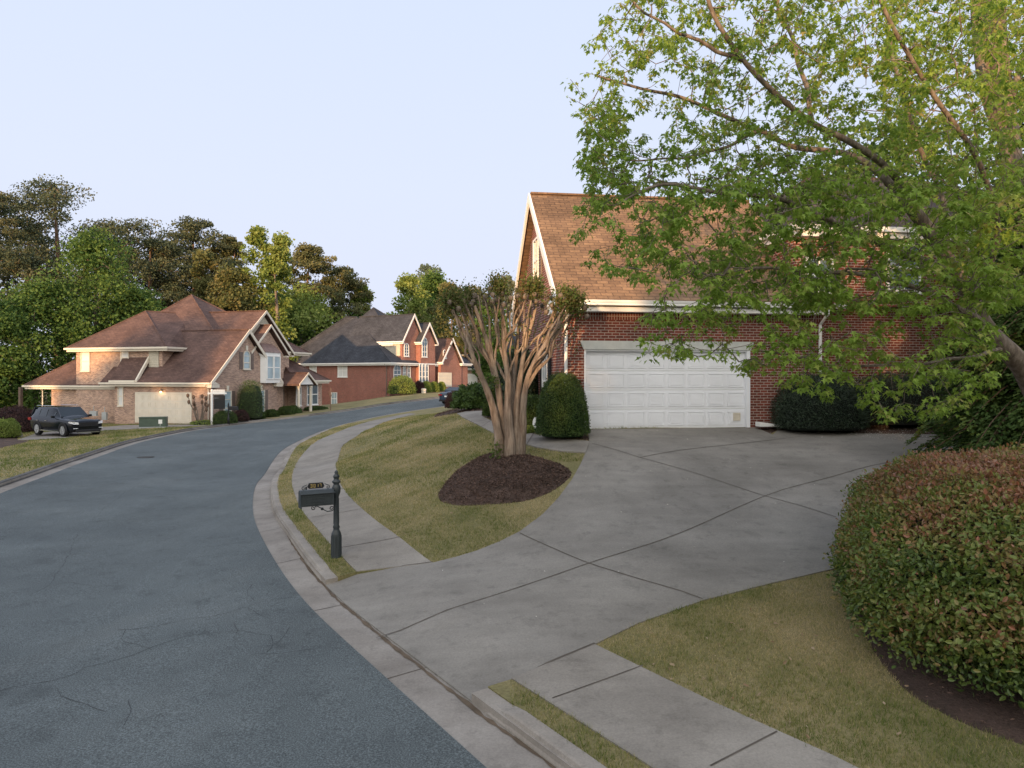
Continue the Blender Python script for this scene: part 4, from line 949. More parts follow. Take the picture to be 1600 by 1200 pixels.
fake_text('panel_lettering', [(.19, .42, 1.72, .045), (.19, .38, 1.64, .04), (.19, .52, 1.54, .045), (.22, .55, 1.14, .06)], M_SGREY, bp)
MB().lathe(0, 0, [(.06, -.003), (.06, .003)], 12).build('panel_emblem', M_SGREY, bp)
bp.children[-1].rotation_euler = (rad(90), 0, 0); bp.children[-1].location = (.27, -.017, 1.90)
# neighbour's mailbox
nx_, ny_ = ray(357, 662); nz = ground_z(nx_, ny_)
NB = thing('mailbox', 'small black mailbox on a black post across the street, right of the white sign post', 'mailbox', (nx_, ny_, nz), rad(-4))
MB().lathe(0, 0, [(.09, -.05), (.09, .4), (.05, .5), (.045, 1.1), (.07, 1.2), (.05, 1.32), (.06, 1.4), (.02, 1.5), (.005, 1.58)], 10).build('post', M_BLACK, NB, smooth=True)
m = MB(); m.prism([(.05, y, z) for y, z in [(-.11, .98), (.11, .98), (.11, 1.2), (.06, 1.26), (-.06, 1.26), (-.11, 1.2)]], (.62, 0, 0)); m.build('box', M_BLACK, NB)
MB().tube([(-.02, 0, 1.27), (-.36, 0, 1.29)], .015, 6).tube([(-.36, 0, 1.29), (-.36, 0, 1.08)], .012, 6).build('side_arm', M_BLACK, NB)
# green utility box
M_UGREEN = plain('utility_green', (0.075, 0.105, 0.082), .5, .12, 3)
gx, gy = ray(240, 668); gz = ground_z(gx, gy)
UB = thing('utility_box', 'low green electrical transformer box on the grass in front of the tan house garage', 'utility box', (gx, gy, gz - .03), rad(14))
UW = 39 / F * gy
MB().box(-UW / 2, UW / 2, -.35, .35, 0, .10).build('base', M_UTIL, UB)
m = MB(); m.prism([(-UW / 2 + .02, y, z) for y, z in [(-.33, .1), (.33, .1), (.33, .62), (.28, .74), (-.28, .74), (-.33, .66)]], (UW - .04, 0, 0)); m.build('cabinet', M_UGREEN, UB, bevel=.02)
MB().box(-UW / 2, UW / 2, -.36, .30, .68, .765).build('lid', M_UGREEN, UB, bevel=.015)
MB().box(UW * .22, UW * .36, -.345, -.331, .30, .58).build('warning_label', M_WHITE, UB)
MB().box(UW * .28, UW * .29, -.345, -.331, .15, .30).build('latch', M_WHITE, UB)
# small security sign beside the clipped bush
cx_, cy_ = ray(838, 675); cz = ground_z(cx_, cy_)
SG = thing('yard_sign', 'little white oval yard sign with a dark mark, left of the clipped cone bush', 'sign', (cx_, cy_ - .1, cz), rad(-35))
MB().tube([(0, .01, -.05), (0, .01, .2)], .008, 6).build('stake', M_UTIL, SG)
m = MB(); P = [(math.cos(2 * PI * i / 20) * .12, 0, .25 + math.sin(2 * PI * i / 20) * .19) for i in range(20)]; m.prism(P, (0, -.012, 0)); so_ = m.build('face', M_WHITE, SG)
MB().prism([(-.05, -.0125, .19), (.02, -.0125, .19), (.06, -.0125, .33), (0, -.0125, .33)], (0, -.003, 0)).build('mark', M_BLACK, so_)
# white marker on the lawn of the charcoal roof house
ux, uy = ray(662, 614); m = MB(); m.lathe(0, 0, [(.30, -.05), (.30, .32), (.34, .34), (.34, .5), (.2, .56), (.001, .58)], 12)
uo = m.build('planter_pot', M_CREAM, None); uo.location = (ux, uy, hz(ux, uy)); uo.scale = (.9,) * 3; tag(uo, 'small pale round pot standing on the sunlit lawn of the charcoal roofed house', 'pot')
ux, uy = ray(516.5, 641); m = MB(); m.tube([(0, 0, -.1), (.02, 0, 1.9)], [.05, .03], 6)
m.tube([(.01, 0, 1.0), (.2, 0, 1.7)], .02, 5); m.tube([(.01, 0, .9), (-.15, 0, 1.6)], .02, 5)
uo = m.build('sapling', plain('sapling_bark', (.20, .14, .10), .9, .2, 6)); uo.location = (ux, uy, hz(ux, uy)); tag(uo, 'bare thin sapling between the tan house and the red brick side wall', 'sapling')
# stone by the shrub bed at far left
M_ROCK = plain('rock', (.22, .20, .18), .9, .25, 3, bmp=.5, bscale=9)
ux, uy = ray(22, 683); r_ = random.Random(2); m = MB(); m.lathe(0, 0, [(.45, -.1), (.5, .05), (.42, .22), (.2, .33), (.02, .35)], 9)
m.v = [(x * r_.uniform(.8, 1.15), y * r_.uniform(.7, 1.1), z * r_.uniform(.85, 1.15)) for x, y, z in m.v]; uo = m.build('boulder', M_ROCK, None, bevel=.03); uo.location = (ux, uy, ground_z(ux, uy)); tag(uo, 'rounded grey boulder in the mulch bed behind the black SUV', 'boulder')

# ---------------------------------------------------------------- cars: body lofted through cross sections
M_TYRE = plain('tyre_rubber', (.015, .015, .016), .85, .1, 5); M_RIM = plain('alloy_rim', (.55, .56, .58), .3, .05, 3, metal=.8)
M_CGLASS = glass_mat('car_glass', (.012, .018, .022), .04); M_CGLASS.node_tree.nodes['Principled BSDF'].inputs['Specular IOR Level'].default_value = .45; M_LAMPW = plain('headlamp_lens', (.75, .76, .78), .15, .05, 3); M_LAMPR = plain('tail_lamp', (.30, .012, .012), .2, .1, 3)
M_CHROME = plain('chrome', (.6, .61, .63), .2, .04, 3, metal=.9); M_TRIM = plain('black_plastic', (.02, .02, .022), .6, .1, 5)
def car(name, label, cat, paint, L, W, Ht, wb, sta, loc, rz, suv):
    """sta: (x from front, sill z, belt z, roof z, half width, roof half width)"""
    t = thing(name, label, cat, loc, rz); R = []
    for x, zs, zb, zr_, hw_, rw in sta:
        half = [(0, zs + .02), (hw_ * .82, zs), (hw_ * .97, zs + .10), (hw_, zs + (zb - zs) * .55), (hw_ * .975, zb - .05), (hw_ * .93, zb)]
        if zr_ > zb + .05: half += [(hw_ * .93 + (rw - hw_ * .93) * .85, zb + (zr_ - zb) * .80), (rw * .92, zr_ - .035), (rw * .6, zr_), (0, zr_ + .012)]
        else: half += [(hw_ * .88, zb + (zr_ - zb) * .4 + .004), (hw_ * .75, zb + (zr_ - zb) * .7 + .008), (hw_ * .45, zr_ + .012), (0, zr_ + .02)]
        R.append((L / 2 - x, half))
    m = MB(); n = len(R[0][1]) * 2 - 2
    for x, half in R:
        ring = [(x, y, z) for y, z in half] + [(x, -y, z) for y, z in half[-2:0:-1]]; m.v += ring
    for i in range(len(R) - 1):
        for j in range(n): j2 = (j + 1) % n; m.f.append((i * n + j, i * n + j2, (i + 1) * n + j2, (i + 1) * n + j)); m.m.append(0)
    m.f.append(tuple(range(n))[::-1]); m.m.append(0); k = (len(R) - 1) * n; m.f.append(tuple(k + j for j in range(n))); m.m.append(0)
    b = m.build('body', paint, t, smooth=True)
    sb_ = b.modifiers.new('sub', 'SUBSURF'); sb_.levels = 1; sb_.render_levels = 2
    return t, b, R
def car_glass(t, R, spans, name, off=.012):
    """panes between ring points 5 (belt) and 6 (roof edge) of stations a..b"""
    for (a, fa, b_, fb, lo, hi) in spans:
        for s_ in (1, -1):
            def P(i, f, v):
                x0, h0 = R[i]; x1, h1 = R[min(i + 1, len(R) - 1)]; x = x0 + (x1 - x0) * f
                pa = [h0[5][k] + (h1[5][k] - h0[5][k]) * f for k in (0, 1)]; pb = [h0[6][k] + (h1[6][k] - h0[6][k]) * f for k in (0, 1)]
                return (x, s_ * (pa[0] + (pb[0] - pa[0]) * v + off), pa[1] + (pb[1] - pa[1]) * v)
            A = [P(a, fa, lo), P(b_, fb, lo), P(b_, fb, hi), P(a, fa, hi)]
            MB().prism(A, (0, -s_ * .02, 0)).build(name, M_CGLASS, t)
def wheels(t, L, wb, fo, hw_, r, wx):
    for x in (L / 2 - fo, L / 2 - fo - wb):
        for s_ in (1, -1):
            m = MB(); m.lathe(0, 0, [(r * .62, -.11), (r * .93, -.115), (r, -.08), (r, .08), (r * .93, .115), (r * .62, .11)], 28); w_ = m.build('wheel', M_TYRE, t, smooth=False)
            w_.rotation_euler = (rad(90) * -s_, 0, 0); w_.location = (x, s_ * (hw_ - .10), r)
            q = MB(); q.lathe(0, 0, [(r * .68, .100), (r * .68, .122), (r * .60, .122), (r * .60, .112)], 24)
            for i in range(6):
                a = 2 * PI * i / 6; u = Vector((math.cos(a), math.sin(a), 0)); v = Vector((-u.y, u.x, 0))
                P = [u * .04 + v * .03, u * r * .62 + v * .03, u * r * .62 - v * .03, u * .04 - v * .03]; q.prism([tuple(p + Vector((0, 0, .112))) for p in P], (0, 0, .014))
            q.lathe(0, 0, [(.055, .11), (.055, .135), (.03, .14)], 12); q.build('rim', M_RIM, w_)
            MB().lathe(0, 0, [(r * .60, .095), (r * .60, .111)], 20).build('brake_shadow', M_TRIM, w_)
            a = MB(); K = 14
            for i in range(K):
                q0, q1 = PI * (-.04 + 1.08 * i / K), PI * (-.04 + 1.08 * (i + 1) / K); ra, rb = r * 1.02, r * 1.20
                a.prism([(x + math.cos(q) * rr, s_ * (hw_ - .03), r + math.sin(q) * rr) for q, rr in ((q0, ra), (q1, ra), (q1, rb), (q0, rb))], (0, s_ * .045, 0))
            a.build('wheel_arch', M_TRIM, t)
            d = MB(); d.lathe(0, 0, [(r * 1.03, 0), (r * 1.03, .012)], 24); do = d.build('wheel_well', M_TRIM, t); do.rotation_euler = (rad(90) * -s_, 0, 0); do.location = (x, s_ * (hw_ - .015), r)
M_SUV = plain('black_car_paint', (.006, .008, .012), .16, .1, 2, spec=.35); M_SED = plain('blue_car_paint', (.035, .055, .085), .22, .1, 2, spec=.6)
# black SUV: nose to the right
wx0 = ray(52, 683); wx1 = ray(108, 681); sx, sy = (wx0[0] + wx1[0]) / 2, (wx0[1] + wx1[1]) / 2 + .8
Ls = 5.05
st = [(0.00, .42, .80, .86, .70, .60), (.10, .28, .92, .98, .88, .6), (.45, .24, .98, 1.06, .97, .6), (1.35, .24, 1.04, 1.15, 1.0, .62), (1.55, .24, 1.06, 1.18, 1.0, .64), (2.25, .24, 1.08, 1.66, 1.0, .70), (2.6, .24, 1.08, 1.74, 1.0, .72),
      (3.5, .24, 1.10, 1.77, 1.0, .72), (4.3, .26, 1.12, 1.74, .99, .70), (4.62, .28, 1.14, 1.68, .97, .68), (4.92, .34, 1.10, 1.20, .93, .66), (5.05, .46, .95, 1.0, .84, .6)]
SUV, bd, R_ = car('parked_suv', 'black SUV with chrome trim parked at the left in front of the tan brick house', 'car', M_SUV, Ls, 2.0, 1.78, 2.9, st, (sx + .25, sy + .2, ground_z(sx, sy) + .02), rad(-31), True)
car_glass(SUV, R_, [(4, .75, 6, .35, .08, .92), (6, .42, 7, .35, .08, .92), (7, .43, 8, .7, .10, .90)], 'side_window')
wheels(SUV, Ls, 2.95, .93, 1.0, .385, 0)
m = MB(); A = [(Ls / 2 - 1.52, -.80, 1.14), (Ls / 2 - 1.52, .80, 1.14), (Ls / 2 - 2.22, .66, 1.68), (Ls / 2 - 2.22, -.66, 1.68)]; m.prism(A, (.02, 0, .03)); m.build('windshield', M_CGLASS, SUV)
m = MB(); m.prism([(-Ls / 2 + .38, -.74, 1.66), (-Ls / 2 + .38, .74, 1.66), (-Ls / 2 + .15, .84, 1.2), (-Ls / 2 + .15, -.84, 1.2)], (-.02, 0, .02)); m.build('rear_window', M_CGLASS, SUV)
fx = Ls / 2
g = MB(); g.box(fx - .1, fx + .01, -.55, .55, .62, .86)
for k in range(4): g.box(fx, fx + .02, -.54, .54, .65 + k * .055, .665 + k * .055)
g.build('grille', M_TRIM, SUV); MB().box(fx - .2, fx + .012, -.7, .7, .30, .44).build('bumper', M_TRIM, SUV, bevel=.03); MB().box(fx - .05, fx + .03, -.62, .62, .245, .285).build('skid_plate', M_CHROME, SUV)
for s_ in (1, -1):
    MB().prism([(fx + .005, s_ * .56, .74), (fx - .04, s_ * .80, .76), (fx - .38, s_ * .955, .84), (fx - .30, s_ * .955, .92), (fx - .05, s_ * .80, .90), (fx + .005, s_ * .58, .86)], (.012, s_ * .02, .01)).build('headlight', M_LAMPW, SUV)
    MB().box(fx - .1, fx + .0, s_ * .60, s_ * .82, .50, .53).build('fog_light', M_LAMPW, SUV)
    MB().box(-fx + .02, -fx + .32, s_ * .86, s_ * .975, .90, 1.05).build('tail_light', M_LAMPR, SUV)
    m = MB(); m.box(fx - 1.95, fx - 1.80, s_ * 1.0, s_ * 1.16, 1.10, 1.24); m.box(fx - 1.92, fx - 1.88, s_ * .93, s_ * 1.03, 1.08, 1.14); m.build('wing_mirror', M_SUV, SUV, bevel=.02)
    MB().tube([(fx - 2.5, s_ * .70, 1.80), (fx - 4.5, s_ * .68, 1.78)], .02, 6).build('roof_rail', M_CHROME, SUV)
    MB().box(fx - 4.0, fx - 1.4, s_ * .985, s_ * 1.012, .30, .36).build('side_trim', M_CHROME, SUV)
    for xx in (2.75, 3.75): MB().box(fx - xx - .2, fx - xx, s_ * .995, s_ * 1.02, .90, .93).build('door_handle', M_CHROME, SUV)
# blue sedan going away up the street
bx_, by_ = ray(690, 633, KERB); Lc = 4.7
st = [(0.00, .40, .60, .64, .66, .6), (.12, .22, .68, .74, .84, .6), (.9, .18, .80, .88, .90, .6), (1.35, .18, .86, .95, .92, .6), (2.1, .18, .92, 1.38, .92, .62), (2.6, .18, .92, 1.45, .92, .64), (3.3, .18, .94, 1.43, .92, .62),
      (3.95, .2, .98, 1.16, .91, .6), (4.15, .2, .99, 1.06, .90, .6), (4.6, .24, .98, 1.04, .86, .6), (4.7, .38, .85, .9, .78, .6)]
ang = math.atan2(4.0, 1.9)
SD, bd, R_ = car('parked_sedan', 'dark blue sedan seen from behind, parked at the right kerb up the street', 'car', M_SED, Lc, 1.85, 1.45, 2.8, st, (0, 0, 0), ang, False)
SD.location = (bx_ + 1.0 + math.cos(ang) * 1.3, by_ + math.sin(ang) * 1.3 + .1, float(rz(np.array([(bx_ + 1.2, by_ + 1.6)]))[0]))
car_glass(SD, R_, [(3, .7, 5, .3, .08, .92), (5, .38, 6, .75, .10, .90)], 'side_window'); wheels(SD, Lc, 2.8, .92, .92, .33, 0)
h = Lc / 2
MB().prism([(-h + 1.36, -.58, 1.41), (-h + 1.36, .58, 1.41), (-h + .74, .72, 1.12), (-h + .74, -.72, 1.12)], (-.03, 0, .045)).build('rear_window', M_CGLASS, SD)
MB().prism([(h - 1.36, -.74, .96), (h - 1.36, .74, .96), (h - 2.05, .58, 1.38), (h - 2.05, -.58, 1.38)], (.02, 0, .03)).build('windshield', M_CGLASS, SD)
for s_ in (1, -1):
    MB().box(-h - .012, -h + .25, s_ * .50, s_ * .87, .74, .86).build('tail_light', M_LAMPR, SD); MB().box(h - 1.75, h - 1.62, s_ * .92, s_ * 1.05, .90, 1.0).build('wing_mirror', M_SED, SD)
MB().box(-h - .015, -h + .1, -.26, .26, .62, .74).build('licence_plate', M_WHITE, SD); MB().box(-h - .01, -h + .2, -.8, .8, .24, .40).build('rear_bumper', M_TRIM, SD)

# ---------------------------------------------------------------- vegetation
BK_GREY = bark_mat('grey_bark', (.075, .060, .048), (.15, .122, .098), (.25, .21, .175))
BK_MYRT = bark_mat('crepe_myrtle_bark', (.11, .082, .062), (.225, .172, .132), (.36, .295, .235), (13, 13, 1.8), .9)
BK_PINE = bark_mat('pine_bark', (.06, .04, .03), (.13, .085, .06), (.20, .14, .10), (8, 8, 3))
def grow(limbs, att, r, step=0.3, tip=0.006, e=2.2, sag=0.0, maxr=9):
    """twigs grown from limb polylines [(pts, radii)] out to attractor points; returns chains [(pts, radii)] and the attractors"""
    base = []; bl = []
    for pts, rr in limbs:
        P = resample(pts, step * .8); s = np.linspace(0, 1, len(P)); R = np.interp(s, np.linspace(0, 1, len(rr)), rr)
        base += list(P); bl += list(R)
    nb = len(base); cap = nb + int(len(att) * 14) + 100
    X = np.full((cap, 3), 1e6); X[:nb] = base; par = np.full(cap, -1); n = nb
    d0 = np.array([np.min(np.linalg.norm(X[:nb] - a, axis=1)) for a in att]); order = np.argsort(d0); tips = []
    for k in order:
        a = att[k]; d = np.linalg.norm(X[:n] - a, axis=1); i = int(np.argmin(d)); D = d[i]
        m = max(1, min(12, int(math.ceil(D / step)))); s = X[i]; perp = r.normal(0, .10 * D, 3)
        p = i
        for q in range(1, m + 1):
            t = q / m; b = s + (a - s) * t + perp * math.sin(PI * t) + np.array([0, 0, -sag * D * math.sin(PI * t)])
            if n >= cap: break
            X[n] = b; par[n] = p; p = n; n += 1
        tips.append(p)
    rad_e = np.zeros(n); 
    kids = [[] for _ in range(n)]
    for i in range(n - 1, nb - 1, -1):
        if not kids[i]: rad_e[i] = tip ** e
        if par[i] >= 0: rad_e[par[i]] += rad_e[i]; kids[par[i]].append(i)
    Rr = np.minimum(rad_e ** (1 / e), maxr)
    chains = []; start = [(i, par[i]) for i in range(nb, n) if par[i] < nb]
    while start:
        i, pr = start.pop(); pts = [X[pr]] if pr >= 0 else []; rr = [min(Rr[i], (bl[pr] if pr < nb else Rr[pr]) * .9)] if pr >= 0 else []
        while True:
            pts.append(X[i]); rr.append(Rr[i]); c = kids[i]
            if not c: break
            c = sorted(c, key=lambda j: -Rr[j]); 
            for j in c[1:]: start.append((j, i))
            i = c[0]
        chains.append((pts, rr))
    return chains
def branch_mesh(name, chains, mat, parent, n=5):
    m = MB()
    for p, r in chains: m.tube(p, r, n if max(r) < .03 else n + 2, cap=False)
    return m.build(name, mat, parent, smooth=True)
def wiggle(p0, p1, r, k=6, amp=.06, up=0):
    p0, p1 = np.array(p0, float), np.array(p1, float); L = np.linalg.norm(p1 - p0); out = []
    off = np.zeros(3)
    for i in range(k + 1):
        t = i / k; out.append(p0 + (p1 - p0) * t + off * math.sin(PI * t) + np.array([0, 0, up * L * math.sin(PI * t)])); off = off + r.normal(0, amp * L / k * 2, 3)
    return out

def crown_tree(name, label, cat, x, y, zb, ht, wid, mat, bark, seed, kind='broad', n=5200, lsize=.26, low=.25, group=None, clumps=None, spread=.55, parts=True):
    """trunk, limbs and a crown of leaf clumps spread unevenly through its volume"""
    r = np.random.default_rng(seed); t = thing(name, label, cat, (x, y, zb), 0, group)
    nc = clumps or (70 if kind != 'pine' else 60); R = wid / 2
    C = []; tries = 0
    while len(C) < nc and tries < 9000:
        tries += 1; v = r.uniform(0, 1); z = low + (1 - low) * v
        if kind == 'pine': prof_ = (0.45 + .62 * math.sin(v * 3.0 + .2)) * (1.0 if v < .85 else 1.0 - (v - .85) * 2.6)
        elif kind == 'column': prof_ = 1.0 * (1 - v ** 4) ** .5 * (.7 + .3 * math.sin(v * 9 + seed))
        else: prof_ = max(.12, math.sin(PI * (0.16 + v * .82)) ** .75)
        a = r.uniform(0, 2 * PI); q = math.sqrt(r.uniform(.06, 1)) * prof_ * R * (1 + .22 * math.sin(3 * a + seed) + .16 * math.sin(7 * v * 3 + a * 2 + seed))
        C.append((q * math.cos(a), q * math.sin(a), z * ht))
    C = np.array(C)
    lean = r.normal(0, .02, 2) * ht; trunk = wiggle((0, 0, -.5), (lean[0], lean[1], ht * (.96 if kind == 'pine' else .8)), r, 8, .02)
    tr = ht * .016 + .05; rr = [tr * 1.3, tr, tr * .8, tr * .5, tr * .12]
    limbs = [(trunk, rr)]; tm = MB().tube(resample(trunk, ht / 14), list(np.interp(np.linspace(0, 1, len(resample(trunk, ht / 14))), np.linspace(0, 1, 5), rr)), 8)
    tm.build('trunk', bark, t, smooth=True)
    ch = grow([(trunk[2:], rr[1:])], C - (0, 0, .02 * ht), r, step=ht * .05, tip=.02, sag=-.05)
    branch_mesh('branches', ch, bark, t, 4)
    per = np.maximum(4, (n / len(C) * r.uniform(.35, 1.7, len(C)))).astype(int)
    csz = R * r.uniform(.14, .34 if kind != 'pine' else .27, len(C)) * (spread / .55)
    tone0 = np.clip(.5 + r.normal(0, .22, len(C)), 0, 1)
    P = []; T = []
    for c, k, s_, t0 in zip(C, per, csz, tone0):
        d = rnd_dirs(r, k) * (r.uniform(.25, 1, k) ** .5)[:, None] * s_ * (1.25, 1.25, .55 if kind == 'pine' else .85); P.append(c + d); T.append(np.clip(t0 + r.normal(0, .16, k), 0, 1))
    P = np.vstack(P); T = np.concatenate(T); m = len(P)
    P[:, 2] = np.maximum(P[:, 2], .1)
    D = rnd_dirs(r, m); D[:, 2] -= .2; Nn = rnd_dirs(r, m); Nn[:, 2] += .6
    leaves('crown', P, D, Nn, lsize * r.uniform(.6, 1.4, m), T, mat, t, 'quad' if lsize > .14 else 'oval', 1.15)
    return t
def bush(name, label, cat, x, y, zb, rx, ry, h, mat, seed, n=6000, ls=.05, shape='oval', power=2.6, flat=0.0, group=None, rough=.05, core=(.02, .03, .012), rz=0, wide=1.3, narrow=0.0, depth=.16):
    """clipped shrub: twig mass inside, leaves through the outer shell"""
    r = np.random.default_rng(seed); t = thing(name, label, cat, (x, y, zb), rz, group)
    k = int(n * 1.0); d = rnd_dirs(r, k); d[:, 2] = np.abs(d[:, 2]) * 1.0 - .25 * (r.uniform(0, 1, k) < .4) * r.uniform(0, 1, k)
    d = unit(d)
    def surf(d):
        s = (np.abs(d[:, 0]) ** power + np.abs(d[:, 1]) ** power + np.abs(d[:, 2]) ** power) ** (-1 / power)
        lump = 1 + rough * (np.sin(d[:, 0] * 7 + seed) * np.sin(d[:, 1] * 6 + 2) + .6 * np.sin(d[:, 2] * 11 + d[:, 0] * 9 + seed) + .4 * np.sin(d[:, 1] * 19 + d[:, 2] * 15))
        q = d * (s * lump)[:, None]
        w_ = 1 - narrow * np.clip(q[:, 2:3], 0, 1) ** 1.5
        q[:, :2] = q[:, :2] * w_
        q[:, 2] = np.where(q[:, 2] < 0, q[:, 2] * .25, q[:, 2])
        return q
    hh = h * .86; z0 = h * .14
    Q = surf(d); sc = (1 - depth * r.uniform(0, 1, k) ** 1.6 + .03 * r.normal(size=k))
    P = Q * sc[:, None] * (rx, ry, hh) + (0, 0, z0)
    P[:, 2] = np.maximum(P[:, 2], .01)
    Nn = unit(Q / (rx, ry, hh)) + r.normal(0, .55, (k, 3)); D = rnd_dirs(r, k) + unit(Q) * .5; D[:, 2] += .25
    tone = np.clip(.5 + .2 * np.sin(Q[:, 0] * 5 + seed) * np.sin(Q[:, 1] * 4 + Q[:, 2] * 6) + r.normal(0, .2, k), 0, 1)
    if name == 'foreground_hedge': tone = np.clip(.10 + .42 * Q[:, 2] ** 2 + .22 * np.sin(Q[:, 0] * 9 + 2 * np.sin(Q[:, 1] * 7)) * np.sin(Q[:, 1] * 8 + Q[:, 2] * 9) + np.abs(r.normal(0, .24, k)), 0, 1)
    cm = MB(); nu, nv = 28, 14
    for j in range(nv + 1):
        ph = -PI * .12 + (PI * .62) * j / nv
        ring = np.array([(math.cos(2 * PI * i / nu) * math.cos(ph), math.sin(2 * PI * i / nu) * math.cos(ph), math.sin(ph)) for i in range(nu)])
        q = surf(unit(ring)) * (.84 * rx, .84 * ry, .86 * hh) + (0, 0, z0); q[:, 2] = np.maximum(q[:, 2], -.05); cm.v += [tuple(p) for p in q]
    for j in range(nv):
        for i in range(nu): i_ = (i + 1) % nu; cm.f.append((j * nu + i, j * nu + i_, (j + 1) * nu + i_, (j + 1) * nu + i)); cm.m.append(0)
    cm.f.append(tuple(nv * nu + i for i in range(nu))); cm.m.append(0)
    key = 'twigs_%02d%02d%02d' % tuple(int(c * 500) for c in core)
    cmat = MATS.get(key) or plain(key, core, .95, .4, 9, bmp=.8, bscale=14)
    cm.build('twig_mass', cmat, t, smooth=True)
    st = MB(); st.tube([(0, 0, -.1), (0, 0, h * .5)], .04, 6); st.build('stem', BK_GREY, t)
    leaves('foliage', P, D, Nn, ls * r.uniform(.6, 1.4, k), tone, mat, t, shape, wide)
    return t

# leaf colours
LF_MAPLE = leaf_mat('maple_leaves', [(.120, .195, .030), (.195, .300, .042), (.275, .385, .062), (.34, .30, .10)], .5, .48, .3)
LF_DKGRN = leaf_mat('clipped_leaves', [(.028, .055, .014), (.055, .100, .020), (.095, .150, .032)], .5, .2, .35)
LF_MIDGRN = leaf_mat('shrub_leaves', [(.030, .055, .014), (.055, .090, .020), (.090, .125, .030)], .55, .25)
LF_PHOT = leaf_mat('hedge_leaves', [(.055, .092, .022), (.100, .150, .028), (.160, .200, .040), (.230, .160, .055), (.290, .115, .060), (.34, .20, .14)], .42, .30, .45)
LF_HOLLY = leaf_mat('dark_hedge_leaves', [(.012, .026, .015), (.026, .046, .023), (.045, .070, .034)], .4, .15, .4)
LF_PURP = leaf_mat('purple_leaves', [(.030, .016, .018), (.060, .030, .030), (.090, .05, .04)], .6, .2)
LF_PINE = leaf_mat('pine_needles', [(.042, .060, .038), (.072, .092, .048), (.120, .118, .060)], .7, .15)
LF_PINEB = leaf_mat('brown_pine_needles', [(.062, .080, .036), (.110, .118, .050), (.165, .155, .066)], .7, .2)
LF_GREEN = leaf_mat('green_tree_leaves', [(.050, .096, .026), (.082, .148, .034), (.130, .20, .044)], .6, .35)
LF_LIME = leaf_mat('lime_tree_leaves', [(.13, .185, .040), (.20, .265, .06), (.29, .33, .09)], .6, .4)
LF_OLIVE = leaf_mat('olive_tree_leaves', [(.080, .098, .034), (.140, .145, .050), (.205, .170, .065)], .6, .3)
LF_PALE = leaf_mat('pale_tree_leaves', [(.13, .17, .11), (.18, .22, .15), (.25, .27, .20)], .6, .4)
LF_CONIF = leaf_mat('conifer_sprays', [(.030, .058, .014), (.056, .098, .022), (.105, .150, .034)], .6, .2)
LF_MYRT = leaf_mat('myrtle_leaves', [(.060, .065, .022), (.095, .110, .028), (.130, .110, .045), (.080, .140, .028)], .55, .3)

